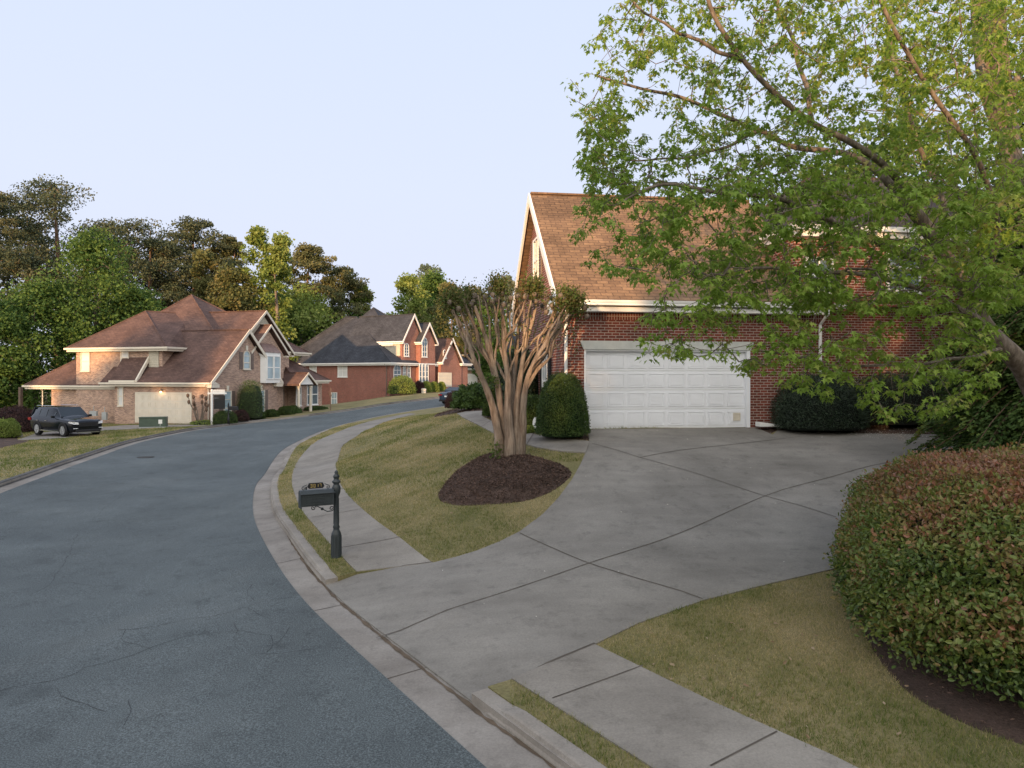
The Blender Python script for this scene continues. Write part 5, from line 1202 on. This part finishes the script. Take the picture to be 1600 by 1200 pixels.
# trees beyond the houses
def bgtree(px, top, wpx, Z, kind, mat, label, seed, base=None, name='tree', n=4200, ls=.30, low=.25, bark=BK_GREY, spread=.55, clumps=None):
    x = (px - 800) / F * Z; zb = hz(x, Z) if base is None else base; zt = CAMZ + (HY - top) / F * Z
    return crown_tree(name, label, 'tree', x, Z, zb, zt - zb, wpx / F * Z, mat, bark, seed, kind, n, ls, low, 'trees behind the houses', clumps, spread)
BT = [(-5, 303, 130, 78, 'pine', LF_PINE, 'tall dark pine cut off by the left edge of the photo', 'pine_tree', .30),
 (92, 286, 195, 82, 'pine', LF_PINE, 'tallest dark pine with spreading flat limbs, above the tan house porch roof', 'pine_tree', .35),
 (228, 348, 130, 88, 'pine', LF_PINE, 'dark pine standing between the tallest pine and the tan house hip peak', 'pine_tree', .3),
 (305, 345, 115, 92, 'pine', LF_PINE, 'pine with a rounded sunlit top directly above the tan house hip peak', 'pine_tree', .35),
 (360, 371, 66, 94, 'pine', LF_PINEB, 'narrow brownish pine right of the round topped pine', 'pine_tree', .4),
 (38, 322, 130, 96, 'pine', LF_PINE, 'dark pine filling in between the cut off pine and the tallest pine', 'pine_tree', .1),
 (165, 352, 130, 97, 'pine', LF_PINE, 'dark pine behind the broad green tree, right of the tallest pine', 'pine_tree', .1),
 (265, 385, 120, 99, 'pine', LF_PINE, 'lower dark pine between the two pines over the tan house peak', 'pine_tree', .05),
 (150, 372, 150, 70, 'broad', LF_GREEN, 'broad mid green tree in front of the tallest pine, left of the tan house', 'green_tree', .1),
 (55, 455, 190, 66, 'broad', LF_GREEN, 'low dark green tree filling the space above the black SUV', 'green_tree', .02),
 (-20, 470, 120, 62, 'broad', LF_GREEN, 'green tree at the far left edge behind the purple hedge', 'green_tree', .02),
 (205, 452, 120, 72, 'broad', LF_GREEN, 'shaded green tree just behind the tan house roof slope', 'green_tree', .05),
 (318, 398, 70, 86, 'column', LF_OLIVE, 'orange olive tree lit by the low sun behind the tan house peak', 'olive_tree', .15),
 (362, 425, 100, 82, 'broad', LF_OLIVE, 'hazy olive tree above the ridge of the tan house street gable', 'olive_tree', .1),
 (402, 362, 66, 84, 'column', LF_LIME, 'thin pale lime tree, left one of the lime pair', 'lime_tree', .25),
 (436, 366, 60, 84, 'column', LF_LIME, 'thin pale lime tree, right one of the lime pair', 'lime_tree', .25),
 (484, 388, 96, 104, 'pine', LF_PINEB, 'brown sunlit pine right of the lime green pair', 'pine_tree', .35),
 (535, 420, 92, 108, 'pine', LF_PINEB, 'lower brown pine sloping down towards the charcoal roof', 'pine_tree', .25),
 (566, 448, 44, 110, 'column', LF_LIME, 'small yellow green tree at the right end of the brown pines', 'lime_tree', .2),
 (474, 466, 165, 100, 'broad', LF_LIME, 'low bright lime tree between the tan house and the charcoal roof', 'lime_tree', .02),
 (430, 462, 90, 96, 'broad', LF_GREEN, 'dark green tree behind the tan house street gable', 'green_tree', .02),
 (640, 434, 66, 135, 'broad', LF_LIME, 'bright green tree right of the charcoal roof peak', 'lime_tree', .1),
 (676, 432, 84, 150, 'broad', LF_GREEN, 'rounded green tree seen over the arched window gable', 'green_tree', .1),
 (672, 414, 64, 190, 'broad', LF_PALE, 'pale grey green tree showing far above the rounded green tree', 'pale_tree', .3),
 (705, 448, 80, 128, 'broad', LF_OLIVE, 'rusty olive tree behind the garage gable of the charcoal roofed house', 'olive_tree', .05),
 (742, 452, 60, 140, 'column', LF_OLIVE, 'olive tree behind the far tan house roof', 'olive_tree', .1),
 (770, 470, 70, 120, 'broad', LF_GREEN, 'green tree behind the pollarded tree top', 'green_tree', .05),
 (792, 434, 34, 170, 'broad', LF_PALE, 'small pale tree far off beside the white gable edge', 'pale_tree', .3),
 (560, 500, 130, 108, 'broad', LF_GREEN, 'green tree hidden behind the charcoal roof peak', 'green_tree', .02)]
for i, (px, top, wp, Z, kd, mt, lb, nm, lw) in enumerate(BT):
    pine = kd == 'pine'
    bgtree(px, top, wp, Z, kd, mt, lb, 100 + i, name=nm, n=26000 if pine else (22000 if wp > 80 else 10000), ls=(.23 if pine else .30) * (Z / 85) ** .8, low=lw, bark=BK_PINE if pine else BK_GREY,
           spread=.60 if pine else .66, clumps=130 if pine else (120 if wp > 80 else 70))
# unseen trees added behind the camera, heights set to block the low sun
for i in range(31):
    x = -84 + i * 4.9 + (i % 3) * .8; y = -34 - (i * 7 % 5) * 2.2
    top = 10.6 if x < -57.5 else (14.6 if x < -49.5 else (9.5 if x < -9 else 11.4))
    top += (i * 37 % 7) * .16
    t_ = crown_tree('shade_caster_tree', 'unseen green tree added behind the camera to shade the street', 'tree', x, y, -.2, top, 8.4 if top < 13 else 10.5, LF_GREEN, BK_GREY, 300 + i, 'broad', 5600 if top < 13 else 11000, .62, .02, 'shade trees added behind the camera', 60 if top < 13 else 110, .9)

# shrubs
gz_ = ground_z
def sh(px, py, wpx, hpx, **k):
    x, y = ray(px, py); return dict(x=x, y=y + wpx / F * y * .35, zb=gz_(x, y) - .03, rx=wpx / 2 / F * y, ry=wpx / 2 / F * y * .9, h=hpx / F * y, **k)
def S_(label, px, py, wpx, hpx, mat, seed, name='shrub', at=None, **k):
    d = sh(px, py, wpx, hpx)
    if at:                                    # bedded in front of a house wall
        fr, off = at; p = fr.world(fr.hit(px, py, 'x', off)); Z = p.y
        d = dict(x=p.x, y=Z, zb=gz_(p.x, Z) - .05, rx=wpx / 2 / F * Z, ry=wpx / 2.2 / F * Z, h=CAMZ + (HY - (py - hpx)) / F * Z - gz_(p.x, Z))
    return bush(name, label, 'shrub', mat=mat, seed=seed, **d, **k)
S_('neatly clipped green cone shaped bush left of the white garage door', 881, 690, 84, 106, LF_DKGRN, 11, 'clipped_bush', n=20000, ls=.036, power=2.35, narrow=.0, rough=.015, core=(.012, .028, .008), depth=.1)
S_('dark green shrub behind the clipped cone bush', 828, 668, 60, 50, LF_DKGRN, 12, n=7000, ls=.05)
S_('tall dark glossy shrub behind the pollarded tree trunk', 812, 664, 46, 120, LF_HOLLY, 13, 'tall_shrub', n=9000, ls=.07, power=3)
S_('dark shrub between the pollarded tree and the side wall', 842, 655, 30, 110, LF_HOLLY, 14, 'tall_shrub', n=5000, ls=.07)
S_('small light green plant under the oval yard sign', 826, 678, 26, 12, LF_LIME, 15, 'small_plant', n=1200, ls=.05)
S_('wide low juniper with green plumes left of the pollarded tree', 738, 641, 60, 36, LF_DKGRN, 16, 'juniper', n=7000, ls=.09, shape='spray', rough=.14)
S_('upper green juniper mound between the wide juniper and the trunk', 757, 634, 44, 34, LF_DKGRN, 17, 'juniper', n=5000, ls=.09, shape='spray', rough=.12)
S_('round reddish purple shrub beside the dark blue sedan', 710, 639, 30, 28, LF_PURP, 18, n=4500, ls=.07)
S_('second purple shrub behind the reddish one near the sedan', 731, 628, 32, 20, LF_PURP, 19, n=3500, ls=.07)
S_('small green shrub left of the trunk at the walkway edge', 768, 652, 26, 44, LF_MIDGRN, 20, n=4000, ls=.06)
S_('tall dark foliage plant behind the tree trunk at the front walk', 785, 640, 34, 60, LF_HOLLY, 21, 'tall_shrub', n=5000, ls=.08)
# right side dark hedges
def SP(label, x, y, rx, ry, h, mat, seed, name='shrub', **k): return bush(name, label, 'shrub', x, y, gz_(x, y) - .03, rx, ry, h, mat, seed, **k)
hx, hy, _ = FM.world((7.05, -.62, 0))
SP('rounded dark evergreen hedge against the brick wall right of the garage door', hx, hy, 1.22, .75, 1.58, LF_HOLLY, 31, 'dark_hedge', n=22000, ls=.036, power=2.8, rough=.03, core=(.008, .012, .008))
hx2, hy2, _ = FM.world((9.55, -.45, 0)); SP('dark brownish hedge right of the rounded evergreen hedge', hx2, hy2, 1.5, .8, 1.5, LF_HOLLY, 32, 'dark_hedge', n=12000, ls=.042, power=3, core=(.012, .012, .008))
hx3, hy3, _ = FM.world((11.6, -.4, 0)); SP('dark hedge beside the large conifer', hx3, hy3, 1.3, .8, 1.5, LF_HOLLY, 33, 'dark_hedge', n=10000, ls=.042, power=3, core=(.008, .012, .008))
# foreground hedge
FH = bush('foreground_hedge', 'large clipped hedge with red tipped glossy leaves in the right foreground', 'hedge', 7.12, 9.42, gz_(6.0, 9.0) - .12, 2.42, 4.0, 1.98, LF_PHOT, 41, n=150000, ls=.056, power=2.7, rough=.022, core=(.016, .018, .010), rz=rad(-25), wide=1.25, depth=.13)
# left side
for i, (px, py, wp, hp, mt, lb) in enumerate([(8, 677, 60, 40, LF_PURP, 'purple brown hedge at the left edge behind the SUV'), (58, 672, 60, 34, LF_PURP, 'purple brown hedge behind the tail of the black SUV'), (100, 668, 50, 22, LF_PURP, 'low purple hedge hidden behind the SUV'),
     (-6, 686, 44, 28, LF_LIME, 'bright green shrub cut by the left edge below the purple hedge')]): S_(lb, px, py, wp, hp, mt, 50 + i, 'hedge' if i < 3 else 'shrub', n=7000, ls=.08, rough=.08, core=(.02, .012, .012))
for i, (px, py, wp, hp, mt, lb, ls) in enumerate([(392, 646, 40, 52, LF_DKGRN, 'tall squared dark green bush against the tan street gable', .06), (351, 661, 38, 20, LF_MIDGRN, 'round green shrub just right of the white sign post', .06),
     (377, 658, 22, 18, LF_PURP, 'small purple shrub right of the round green shrub', .06), (403, 656, 22, 15, LF_MIDGRN, 'low green mound below the squared bush', .06), (424, 653, 24, 14, LF_MIDGRN, 'low green mound under the cream downspout', .06),
     (447, 648, 26, 14, LF_MIDGRN, 'green mound before the porch column', .06), (458, 643, 26, 10, LF_DKGRN, 'dark mound below the tan house right windows', .06), (494, 641, 36, 7, LF_MIDGRN, 'flat green shrub at the right corner of the tan house', .06),
     (628, 612, 42, 25, LF_LIME, 'large round yellow green shrub at the front corner of the charcoal roofed house', .12), (655, 607, 16, 11, LF_PURP, 'small dark shrub right of the large yellow green one', .12),
     (666, 606, 16, 10, LF_LIME, 'green shrub below the tall arched windows', .12), (678, 606, 16, 9, LF_LIME, 'green shrub left of the far garage door', .12), (690, 604, 12, 7, LF_LIME, 'last low shrub beside the far garage door', .12)]):
    S_(lb, px, py, wp, hp, mt, 70 + i, 'shrub', at=(F1, 1.0 if i in (0, 6, 7) else 1.25) if i < 8 else (F2, 1.9), n=3800, ls=ls, power=3.2 if i == 0 else 2.4, rough=.03)
S_('tuft of yellow green ground cover by the tan house garage corner', 313, 664, 40, 7, LF_LIME, 90, 'ground_cover_plant', n=1200, ls=.07)

# ---------------------------------------------------------------- pollarded crepe myrtle
tx_, ty_ = ray(798, 719); ty_ += .15; tz_ = gz_(tx_, ty_)
CM = thing('crepe_myrtle', 'pollarded crepe myrtle with fused pale trunks and knobby upright branches in a round mulch bed', 'tree', (tx_, ty_, tz_))
def px3(px, py, dy=0.0):
    Z = ty_ + dy; return np.array([(px - 800) / F * Z - tx_, dy, CAMZ + (HY - py) / F * Z - tz_])
r = np.random.default_rng(7)
ST = [([(783,728,-.05),(780,690,-.05),(772,640,-.1),(752,590,-.25),(735,545,-.4),(720,510,-.5),(706,484,-.55)], .13), ([(788,730,.1),(787,690,.1),(783,640,.05),(775,590,0),(765,545,-.1),(752,510,-.2),(742,478,-.25)], .13),
      ([(796,730,-.15),(796,690,-.15),(794,640,-.15),(793,590,-.1),(788,540,0),(785,500,.05),(783,468,.1)], .13), ([(804,730,0),(806,690,0),(808,640,.05),(812,590,.1),(822,540,.2),(832,500,.25),(838,474,.3)], .125),
      ([(810,730,.1),(814,690,.05),(818,640,-.05),(824,590,-.1),(845,550,-.15),(868,515,-.2),(886,486,-.3)], .12), ([(800,730,.22),(801,690,.25),(800,640,.3),(803,590,.4),(808,540,.55),(812,500,.65),(812,468,.7)], .11)]
limbs = []; tm = MB()
for pts, rb in ST:
    P = resample(smooth_line([tuple(px3(*p)) for p in pts], 5), .09); k = len(P); s = np.linspace(0, 1, k)
    P = P + np.stack([.012 * np.sin(s * 17 + rb * 90), .012 * np.cos(s * 13 + rb * 50), 0 * s], 1)
    R = rb * .80 * (.36 + .64 * (1 - s) ** 1.1) * (1 + .25 * np.exp(-s * 14)) * (1 + .06 * np.sin(s * 40 + rb * 500)) * (1 + .38 * np.exp(-(s / .33) ** 2)); limbs.append((P, R))
    tm.tube(P, list(R), 12, cap=True, squash=[1, .93, 1.06, .96, 1.04, .9, 1.0, 1.05])
tm.build('trunk', BK_MYRT, CM, smooth=True)
# upright side branches from the upper stems
heads = [(706,478,-.5),(722,470,-.3),(742,466,0),(758,474,.3),(778,456,0),(800,462,.5),(818,470,.2),(834,456,.2),(848,470,.6),(864,476,0),(884,476,-.3),(898,480,-.2),(730,474,.6),(770,470,-.4),(812,466,-.4),(872,474,.5)]
att = []; hd = []
for hx_, hy_, dd_ in heads:
    c = px3(hx_, hy_, dd_); hd.append(c)
    for _ in range(7): att.append(c + r.normal(0, (.16, .16, .10)))
    for _ in range(4): att.append(c * (1, 1, 1) + np.array([-c[0] * .12, 0, -r.uniform(.3, .9)]) + r.normal(0, .08, 3))
ch = []
for c in hd:
    # two or three long upright branches per head, rising from the nearest stem well below
    for q in range(2 if abs(c[0]) < .9 else 3):
        li = min(range(len(limbs)), key=lambda i: np.linalg.norm(limbs[i][0][-1][:2] - c[:2]) + r.uniform(0, .35)); P = limbs[li][0]; s0 = P[int(len(P) * r.uniform(.42, .74))]; e_ = c + r.normal(0, (.12, .12, .06))
        w_ = wiggle(s0, e_, r, 7, .05); mid = 3; w_[mid] = w_[mid] + np.array([(e_[0] - s0[0]) * .12, 0, 0]); r0 = r.uniform(.022, .038); w_ = resample(smooth_line([tuple(p) for p in w_], 3), .08)
        R = np.linspace(r0, r0 * .62, len(w_)) * (1 + .10 * np.sin(np.arange(len(w_)) * 1.9)); ch.append((w_, R))
km = MB()
for P, R in ch: km.tube(P, list(R), 7, squash=[1, .9, 1.08, .95])
for c in hd:
    for q in range(4):
        kk = MB(); p = c + r.normal(0, (.13, .13, .10)); kk.lathe(p[0], p[1], [(.01, p[2] - .07), (.05, p[2] - .04), (.065, p[2]), (.05, p[2] + .045), (.01, p[2] + .06)], 7); kk.build('pollard_knob', BK_GREY, CM, smooth=True)
tw = grow([(P[int(len(P) * .5):], R) for P, R in ch], np.array(att) + (0, 0, .08), r, step=.08, tip=.004)
for P_, R_2 in tw: km.tube(P_, R_2, 4, cap=False)
km.build('upright_branches', BK_MYRT, CM, smooth=True)
P = []; T = []
for ci, c in enumerate(hd):
    lush = ci in (0, 4, 7, 10, 11, 12); k = 1500 if lush else 90; d = r.normal(0, (.125, .125, .15), (k, 3)); P.append(c + d + (0, 0, .10)); T.append(np.clip((.75 if lush else .45) + r.normal(0, .25, k), 0, 1))
    k = 70; P.append(c + r.normal(0, (.16, .16, .1), (k, 3)) - np.stack([np.zeros(k), np.zeros(k), r.uniform(0, 1.1, k)], 1)); T.append(np.clip(.5 + r.normal(0, .3, k), 0, 1))
for p_ in ((778,700,-.2),(775,710,-.25),(772,595,-.2)): c = px3(*p_); k = 90; P.append(c + r.normal(0, (.07, .07, .09), (k, 3))); T.append(np.clip(.9 + r.normal(0, .1, k), 0, 1))
P = np.vstack(P); T = np.concatenate(T); leaves('foliage', P, rnd_dirs(r, len(P)) + (0, 0, .5), rnd_dirs(r, len(P)), .058 * r.uniform(.6, 1.3, len(P)), T, LF_MYRT, CM, 'oval', 1.4)
# the neighbour's small bare pollard beside the cream garage door
ux, uy, _ = F1.world(F1.hit(312, 661, 'y', -.8)); zz = gz_(ux, uy); PB = thing('small_pollard', 'small bare pollarded tree with knobbed twigs, left of the white sign post', 'tree', (ux, uy, zz)); m = MB()
for (dx, h_) in ((-.72, 2.05), (-.32, 1.95), (.1, 2.0), (.42, 1.85), (.62, 1.35), (-.5, 1.4)):
    w_ = wiggle((dx * .06, 0, -.1), (dx, r.uniform(-.3, .3), h_), r, 6, .04); m.tube(resample(w_, .12), list(np.linspace(.05, .025, len(resample(w_, .12)))), 6)
    for z_ in (1.0, .78): kk = MB(); p = np.array(w_[-1]) * (1, 1, z_) * (z_ ** .4, 1, 1); kk.lathe(p[0], p[1], [(.02, p[2] - .16), (.09, p[2] - .08), (.11, p[2]), (.10, p[2] + .10), (.03, p[2] + .16)], 6); kk.build('pollard_knob', BK_PINE, PB, smooth=True)
m.build('branches', BK_GREY, PB, smooth=True)

# ---------------------------------------------------------------- big maple over the driveway, its partner trunk and the conifer
def W(px, py, Z): return np.array([(px - 800) / F * Z, Z, CAMZ + (HY - py) / F * Z])
r = np.random.default_rng(21)
mb_ = np.array([9.9, 11.2, gz_(9.9, 11.2)])
ML = thing('maple_tree', 'leaning maple with fresh green leaves reaching over the driveway from the right', 'tree', tuple(mb_))
def limb(ptsz, r0, r1): 
    P = resample(smooth_line([tuple(W(*p) - mb_) if len(p) == 3 else p for p in ptsz], 5), .12); s = np.linspace(0, 1, len(P)); P = P + np.stack([.02 * np.sin(s * 19 + r0 * 99), .02 * np.cos(s * 15 + r1 * 999), .015 * np.sin(s * 23)], 1)
    return P, list(r0 + (r1 - r0) * s ** .8)
LB = [limb([(0, 0, -.3, 0), (0, 0, -.3, 0)] and [(1690, 690, 11.2), (1640, 640, 11.0), (1595, 575, 10.8), (1545, 515, 10.5), (1495, 430, 10.2), (1440, 345, 10.0), (1400, 300, 9.9)], .20, .085),
      limb([(1440, 345, 10.0), (1390, 265, 9.7), (1330, 225, 9.4), (1270, 190, 9.1), (1215, 150, 8.9), (1160, 95, 8.7), (1120, 30, 8.5), (1100, -40, 8.4)], .058, .024),
      limb([(1400, 300, 9.9), (1330, 240, 10.4), (1240, 232, 10.6), (1190, 205, 10.6), (1130, 180, 10.5), (1060, 150, 10.4), (1000, 140, 10.2), (930, 115, 10)], .06, .016),
      limb([(1495, 430, 10.2), (1400, 390, 9.6), (1310, 350, 9.2), (1230, 315, 8.9), (1130, 300, 8.6), (1040, 290, 8.4), (960, 320, 8.2)], .065, .014),
      limb([(1545, 515, 10.5), (1480, 470, 9.6), (1400, 440, 9.0), (1300, 425, 8.6), (1200, 420, 8.3), (1110, 430, 8.1)], .055, .014),
      limb([(1570, 545, 10.6), (1500, 560, 9.8), (1420, 570, 9.2), (1330, 572, 8.8), (1250, 560, 8.5), (1180, 545, 8.3)], .035, .008),
      limb([(1520, 470, 10.3), (1560, 360, 9.8), (1530, 260, 9.4), (1470, 160, 9.0), (1400, 60, 8.7), (1370, -30, 8.5)], .05, .022),
      limb([(1470, 390, 10.1), (1470, 300, 10.8), (1425, 200, 11.2), (1400, 100, 11.4), (1380, 0, 11.6), (1370, -50, 11.6)], .046, .02),
      limb([(1270, 190, 9.1), (1250, 100, 9.3), (1220, 20, 9.4), (1210, -40, 9.5)], .035, .02), limb([(1190, 205, 10.6), (1100, 240, 10.2), (1020, 250, 9.9), (950, 245, 9.7), (910, 250, 9.6)], .03, .008),
      limb([(1160, 95, 8.7), (1080, 60, 8.6), (1010, 20, 8.5), (960, -20, 8.4)], .03, .01)]
tm = MB().tube([(0, 0, -.3)] + [tuple(p) for p in LB[0][0][:1]], [.26, .2], 12); tm.tube(LB[0][0], LB[0][1], 12, squash=[1, .94, 1.05, .97]); tm.build('trunk', BK_GREY, ML, smooth=True)
bm = MB()
for P, R in LB[1:]: bm.tube(P, R, 8)
bm.build('limbs', BK_GREY, ML, smooth=True)
# where the crown stands against the view: outline of leaf sprays at their own depths
REG = [([(905,60),(1000,-30),(1620,-30),(1620,300),(1450,330),(1000,330),(930,280),(905,190),(870,150),(865,90)], 1500, (8.0, 11.6)), ([(880,330),(1010,270),(1250,270),(1620,300),(1620,470),(1500,480),(1180,480),(1000,440),(900,400)], 1150, (7.6, 10.4)),
       ([(1000,480),(1240,440),(1560,440),(1560,590),(1500,640),(1400,655),(1300,620),(1240,600),(1100,560),(1010,560)], 340, (7.6, 9.6)), ([(900,170),(960,140),(1000,300),(910,330)], 130, (8.0, 10.0)), ([(1000,-200),(1620,-200),(1620,-20),(1000,-20)], 150, (8, 12))]
att = []
for poly, n_, (za, zb_) in REG:
    P = np.array(poly, float); c = 0
    while c < n_:
        q = r.uniform(P.min(0), P.max(0), (400, 2)); q = q[inside(q, P)]
        # uneven: holes in the crown
        dens = .5 + .5 * np.sin(q[:, 0] * .031 + 1.7 * np.sin(q[:, 1] * .021)) * np.sin(q[:, 1] * .043 + q[:, 0] * .011)
        edge = np.clip((q[:, 0] - 855) / 230, .16, 1)
        q = q[r.uniform(0, 1, len(q)) < (dens * .75 + .25) * edge][:n_ - c]; c += len(q)
        for a_, b_ in q: att.append(W(a_, b_, r.uniform(za, zb_)) - mb_)
att = np.array(att)
ch = grow(LB, att, r, step=.22, tip=.0035, e=2.3, sag=.04, maxr=.05)
branch_mesh('branchwork', ch, BK_GREY, ML, 4)
def rosettes(att, r, k_lo, k_hi, size, mat, parent, name='foliage', shape='maple'):
    P = []; D = []; Nn = []; T = []; Sz = []
    for a_ in att:
        k = r.integers(k_lo, k_hi); az = r.uniform(0, 2 * PI, k); t0 = np.clip(.48 + r.normal(0, .18), 0, 1)
        out = np.stack([np.cos(az), np.sin(az), np.zeros(k)], 1); o = a_ + out * r.uniform(.01, .10, (k, 1)) + np.stack([np.zeros(k), np.zeros(k), -r.uniform(0, .10, k)], 1)
        P.append(o); D.append(out * r.uniform(.4, 1, (k, 1)) + np.array([0, 0, -1]) * r.uniform(.2, 1.0, (k, 1))); Nn.append(np.array([0, 0, 1.0]) + out * .8 + r.normal(0, .35, (k, 3))); T.append(np.clip(t0 + r.normal(0, .13, k), 0, 1)); Sz.append(size * r.uniform(.55, 1.25, k))
    leaves(name, np.vstack(P), np.vstack(D), np.vstack(Nn), np.concatenate(Sz), np.concatenate(T), mat, parent, shape)
extra = np.array([c[0][int(len(c[0]) * f)] for c in ch for f in (.55, .8) if len(c[0]) > 2])
rosettes(np.vstack([att, extra]), r, 7, 15, .068, LF_MAPLE, ML)
# partner tree: two tall trunks at the right
pb_ = np.array([12.0, 16.8, gz_(12.0, 16.8)])
PT = thing('tall_twin_tree', 'tall twin trunked tree, sunlit high up, rising behind the leaning maple at the right edge', 'tree', tuple(pb_))
def limb2(pts, r0, r1): P = resample(smooth_line([tuple(W(*p) - pb_) for p in pts], 5), .2); s = np.linspace(0, 1, len(P)); return P, list(r0 + (r1 - r0) * s)
L2 = [limb2([(1590, 690, 16.8), (1592, 500, 16.8), (1588, 330, 16.8), (1572, 180, 16.8), (1558, 60, 16.8), (1552, -60, 16.8)], .28, .19), limb2([(1590, 400, 16.8), (1580, 250, 16.9), (1545, 150, 17.0), (1530, 50, 17.1), (1525, -60, 17.1)], .2, .14),
      limb2([(1572, 180, 16.8), (1600, 90, 16.4), (1640, 0, 16.2)], .09, .05), limb2([(1588, 330, 16.8), (1500, 300, 16.4), (1430, 250, 16.1)], .06, .02)]
tm = MB()
for P, R in L2: tm.tube(P, R, 10)
tm.build('trunk', BK_GREY, PT, smooth=True)
att2 = []
P = np.array([(1340, -60), (1640, -60), (1640, 420), (1500, 420), (1400, 300)], float); q = r.uniform(P.min(0), P.max(0), (2600, 2)); q = q[inside(q, P)][:900]
att2 = np.array([W(a_, b_, r.uniform(14.8, 18)) - pb_ for a_, b_ in q]); ch = grow(L2, att2, r, step=.3, tip=.004, maxr=.05); branch_mesh('branchwork', ch, BK_GREY, PT, 4)
rosettes(att2, r, 6, 14, .11, LF_MAPLE, PT)
# big dark conifer
def conifer(label, x, y, ht, R0, seed, nb, per, ls):
    r = np.random.default_rng(seed); z0 = gz_(x, y); t = thing('conifer', label, 'tree', (x, y, z0)); MB().tube([(0, 0, -.2), (0, 0, ht * .5), (0, 0, ht)], [.25, .16, .02], 9).build('trunk', BK_PINE, t, smooth=True)
    bm = MB(); P = []; D = []; Nn = []; T = []
    for i in range(nb):
        v = r.uniform(0, 1) ** 1.1; z = .05 * ht + v * ht * .93; L = R0 * (1 - v) ** .75 * r.uniform(.6, 1.12) + .25; a = r.uniform(0, 2 * PI); o = np.array([math.cos(a), math.sin(a), 0]); k = 7
        pts = [np.array([0, 0, z]) + o * L * s + np.array([0, 0, (.10 * L) * math.sin(PI * s * .8) - .42 * L * s * s]) for s in np.linspace(0, 1, k)]
        bm.tube(pts, list(np.linspace(.03, .006, k)), 4, cap=False); sd = np.array([-o[1], o[0], 0])
        m = int(per * L / R0) + 8; s = r.uniform(.15, 1.0, m); base = np.array([np.interp(s, np.linspace(0, 1, k), [p[j] for p in pts]) for j in range(3)]).T
        w_ = (1 - s) * .5 * L * .6 + .12; side = r.uniform(-1, 1, m); q = base + sd * (side * w_)[:, None] + np.stack([np.zeros(m)] * 2 + [-np.abs(side) * w_ * .3 + r.normal(0, .04, m)], 1)
        P.append(q); D.append(o * .9 + sd * side[:, None] * .9 + np.array([0, 0, -.35]) + r.normal(0, .15, (m, 3))); Nn.append(np.array([0, 0, 1.]) + r.normal(0, .4, (m, 3))); T.append(np.clip(.45 + .25 * s - .12 + r.normal(0, .18, m), 0, 1))
    bm.build('branches', BK_PINE, t); P = np.vstack(P); leaves('foliage', P, np.vstack(D), np.vstack(Nn), ls * r.uniform(.6, 1.4, len(P)), np.concatenate(T), LF_CONIF, t, 'spray', .8); return t
conifer('tall dark feathery conifer at the right edge behind the foreground hedge', 11.5, 14.4, 7.6, 3.1, 61, 620, 330, .11)
conifer('second dark conifer farther back at the right edge of the photo', 15.8, 19.5, 13.5, 4.2, 62, 420, 220, .19)
S_('bright green feathery low shoots at the driveway corner below the conifer', 1540, 690, 90, 60, LF_CONIF, 95, 'juniper', n=6000, ls=.10, shape='spray', rough=.15)
# trees beside and behind the brick house at the right
crown_tree('green_tree', 'green tree rising behind the dark roof of the brick house at the right', 'tree', 18, 34, hz(18, 34), 13, 12, LF_GREEN, BK_GREY, 401, 'broad', 8000, .28, .1, None, 90, .6)
crown_tree('green_tree', 'green tree beyond the conifers at the far right', 'tree', 24, 26, hz(24, 26), 12, 11, LF_GREEN, BK_GREY, 402, 'broad', 6000, .28, .05, None, 80, .6)
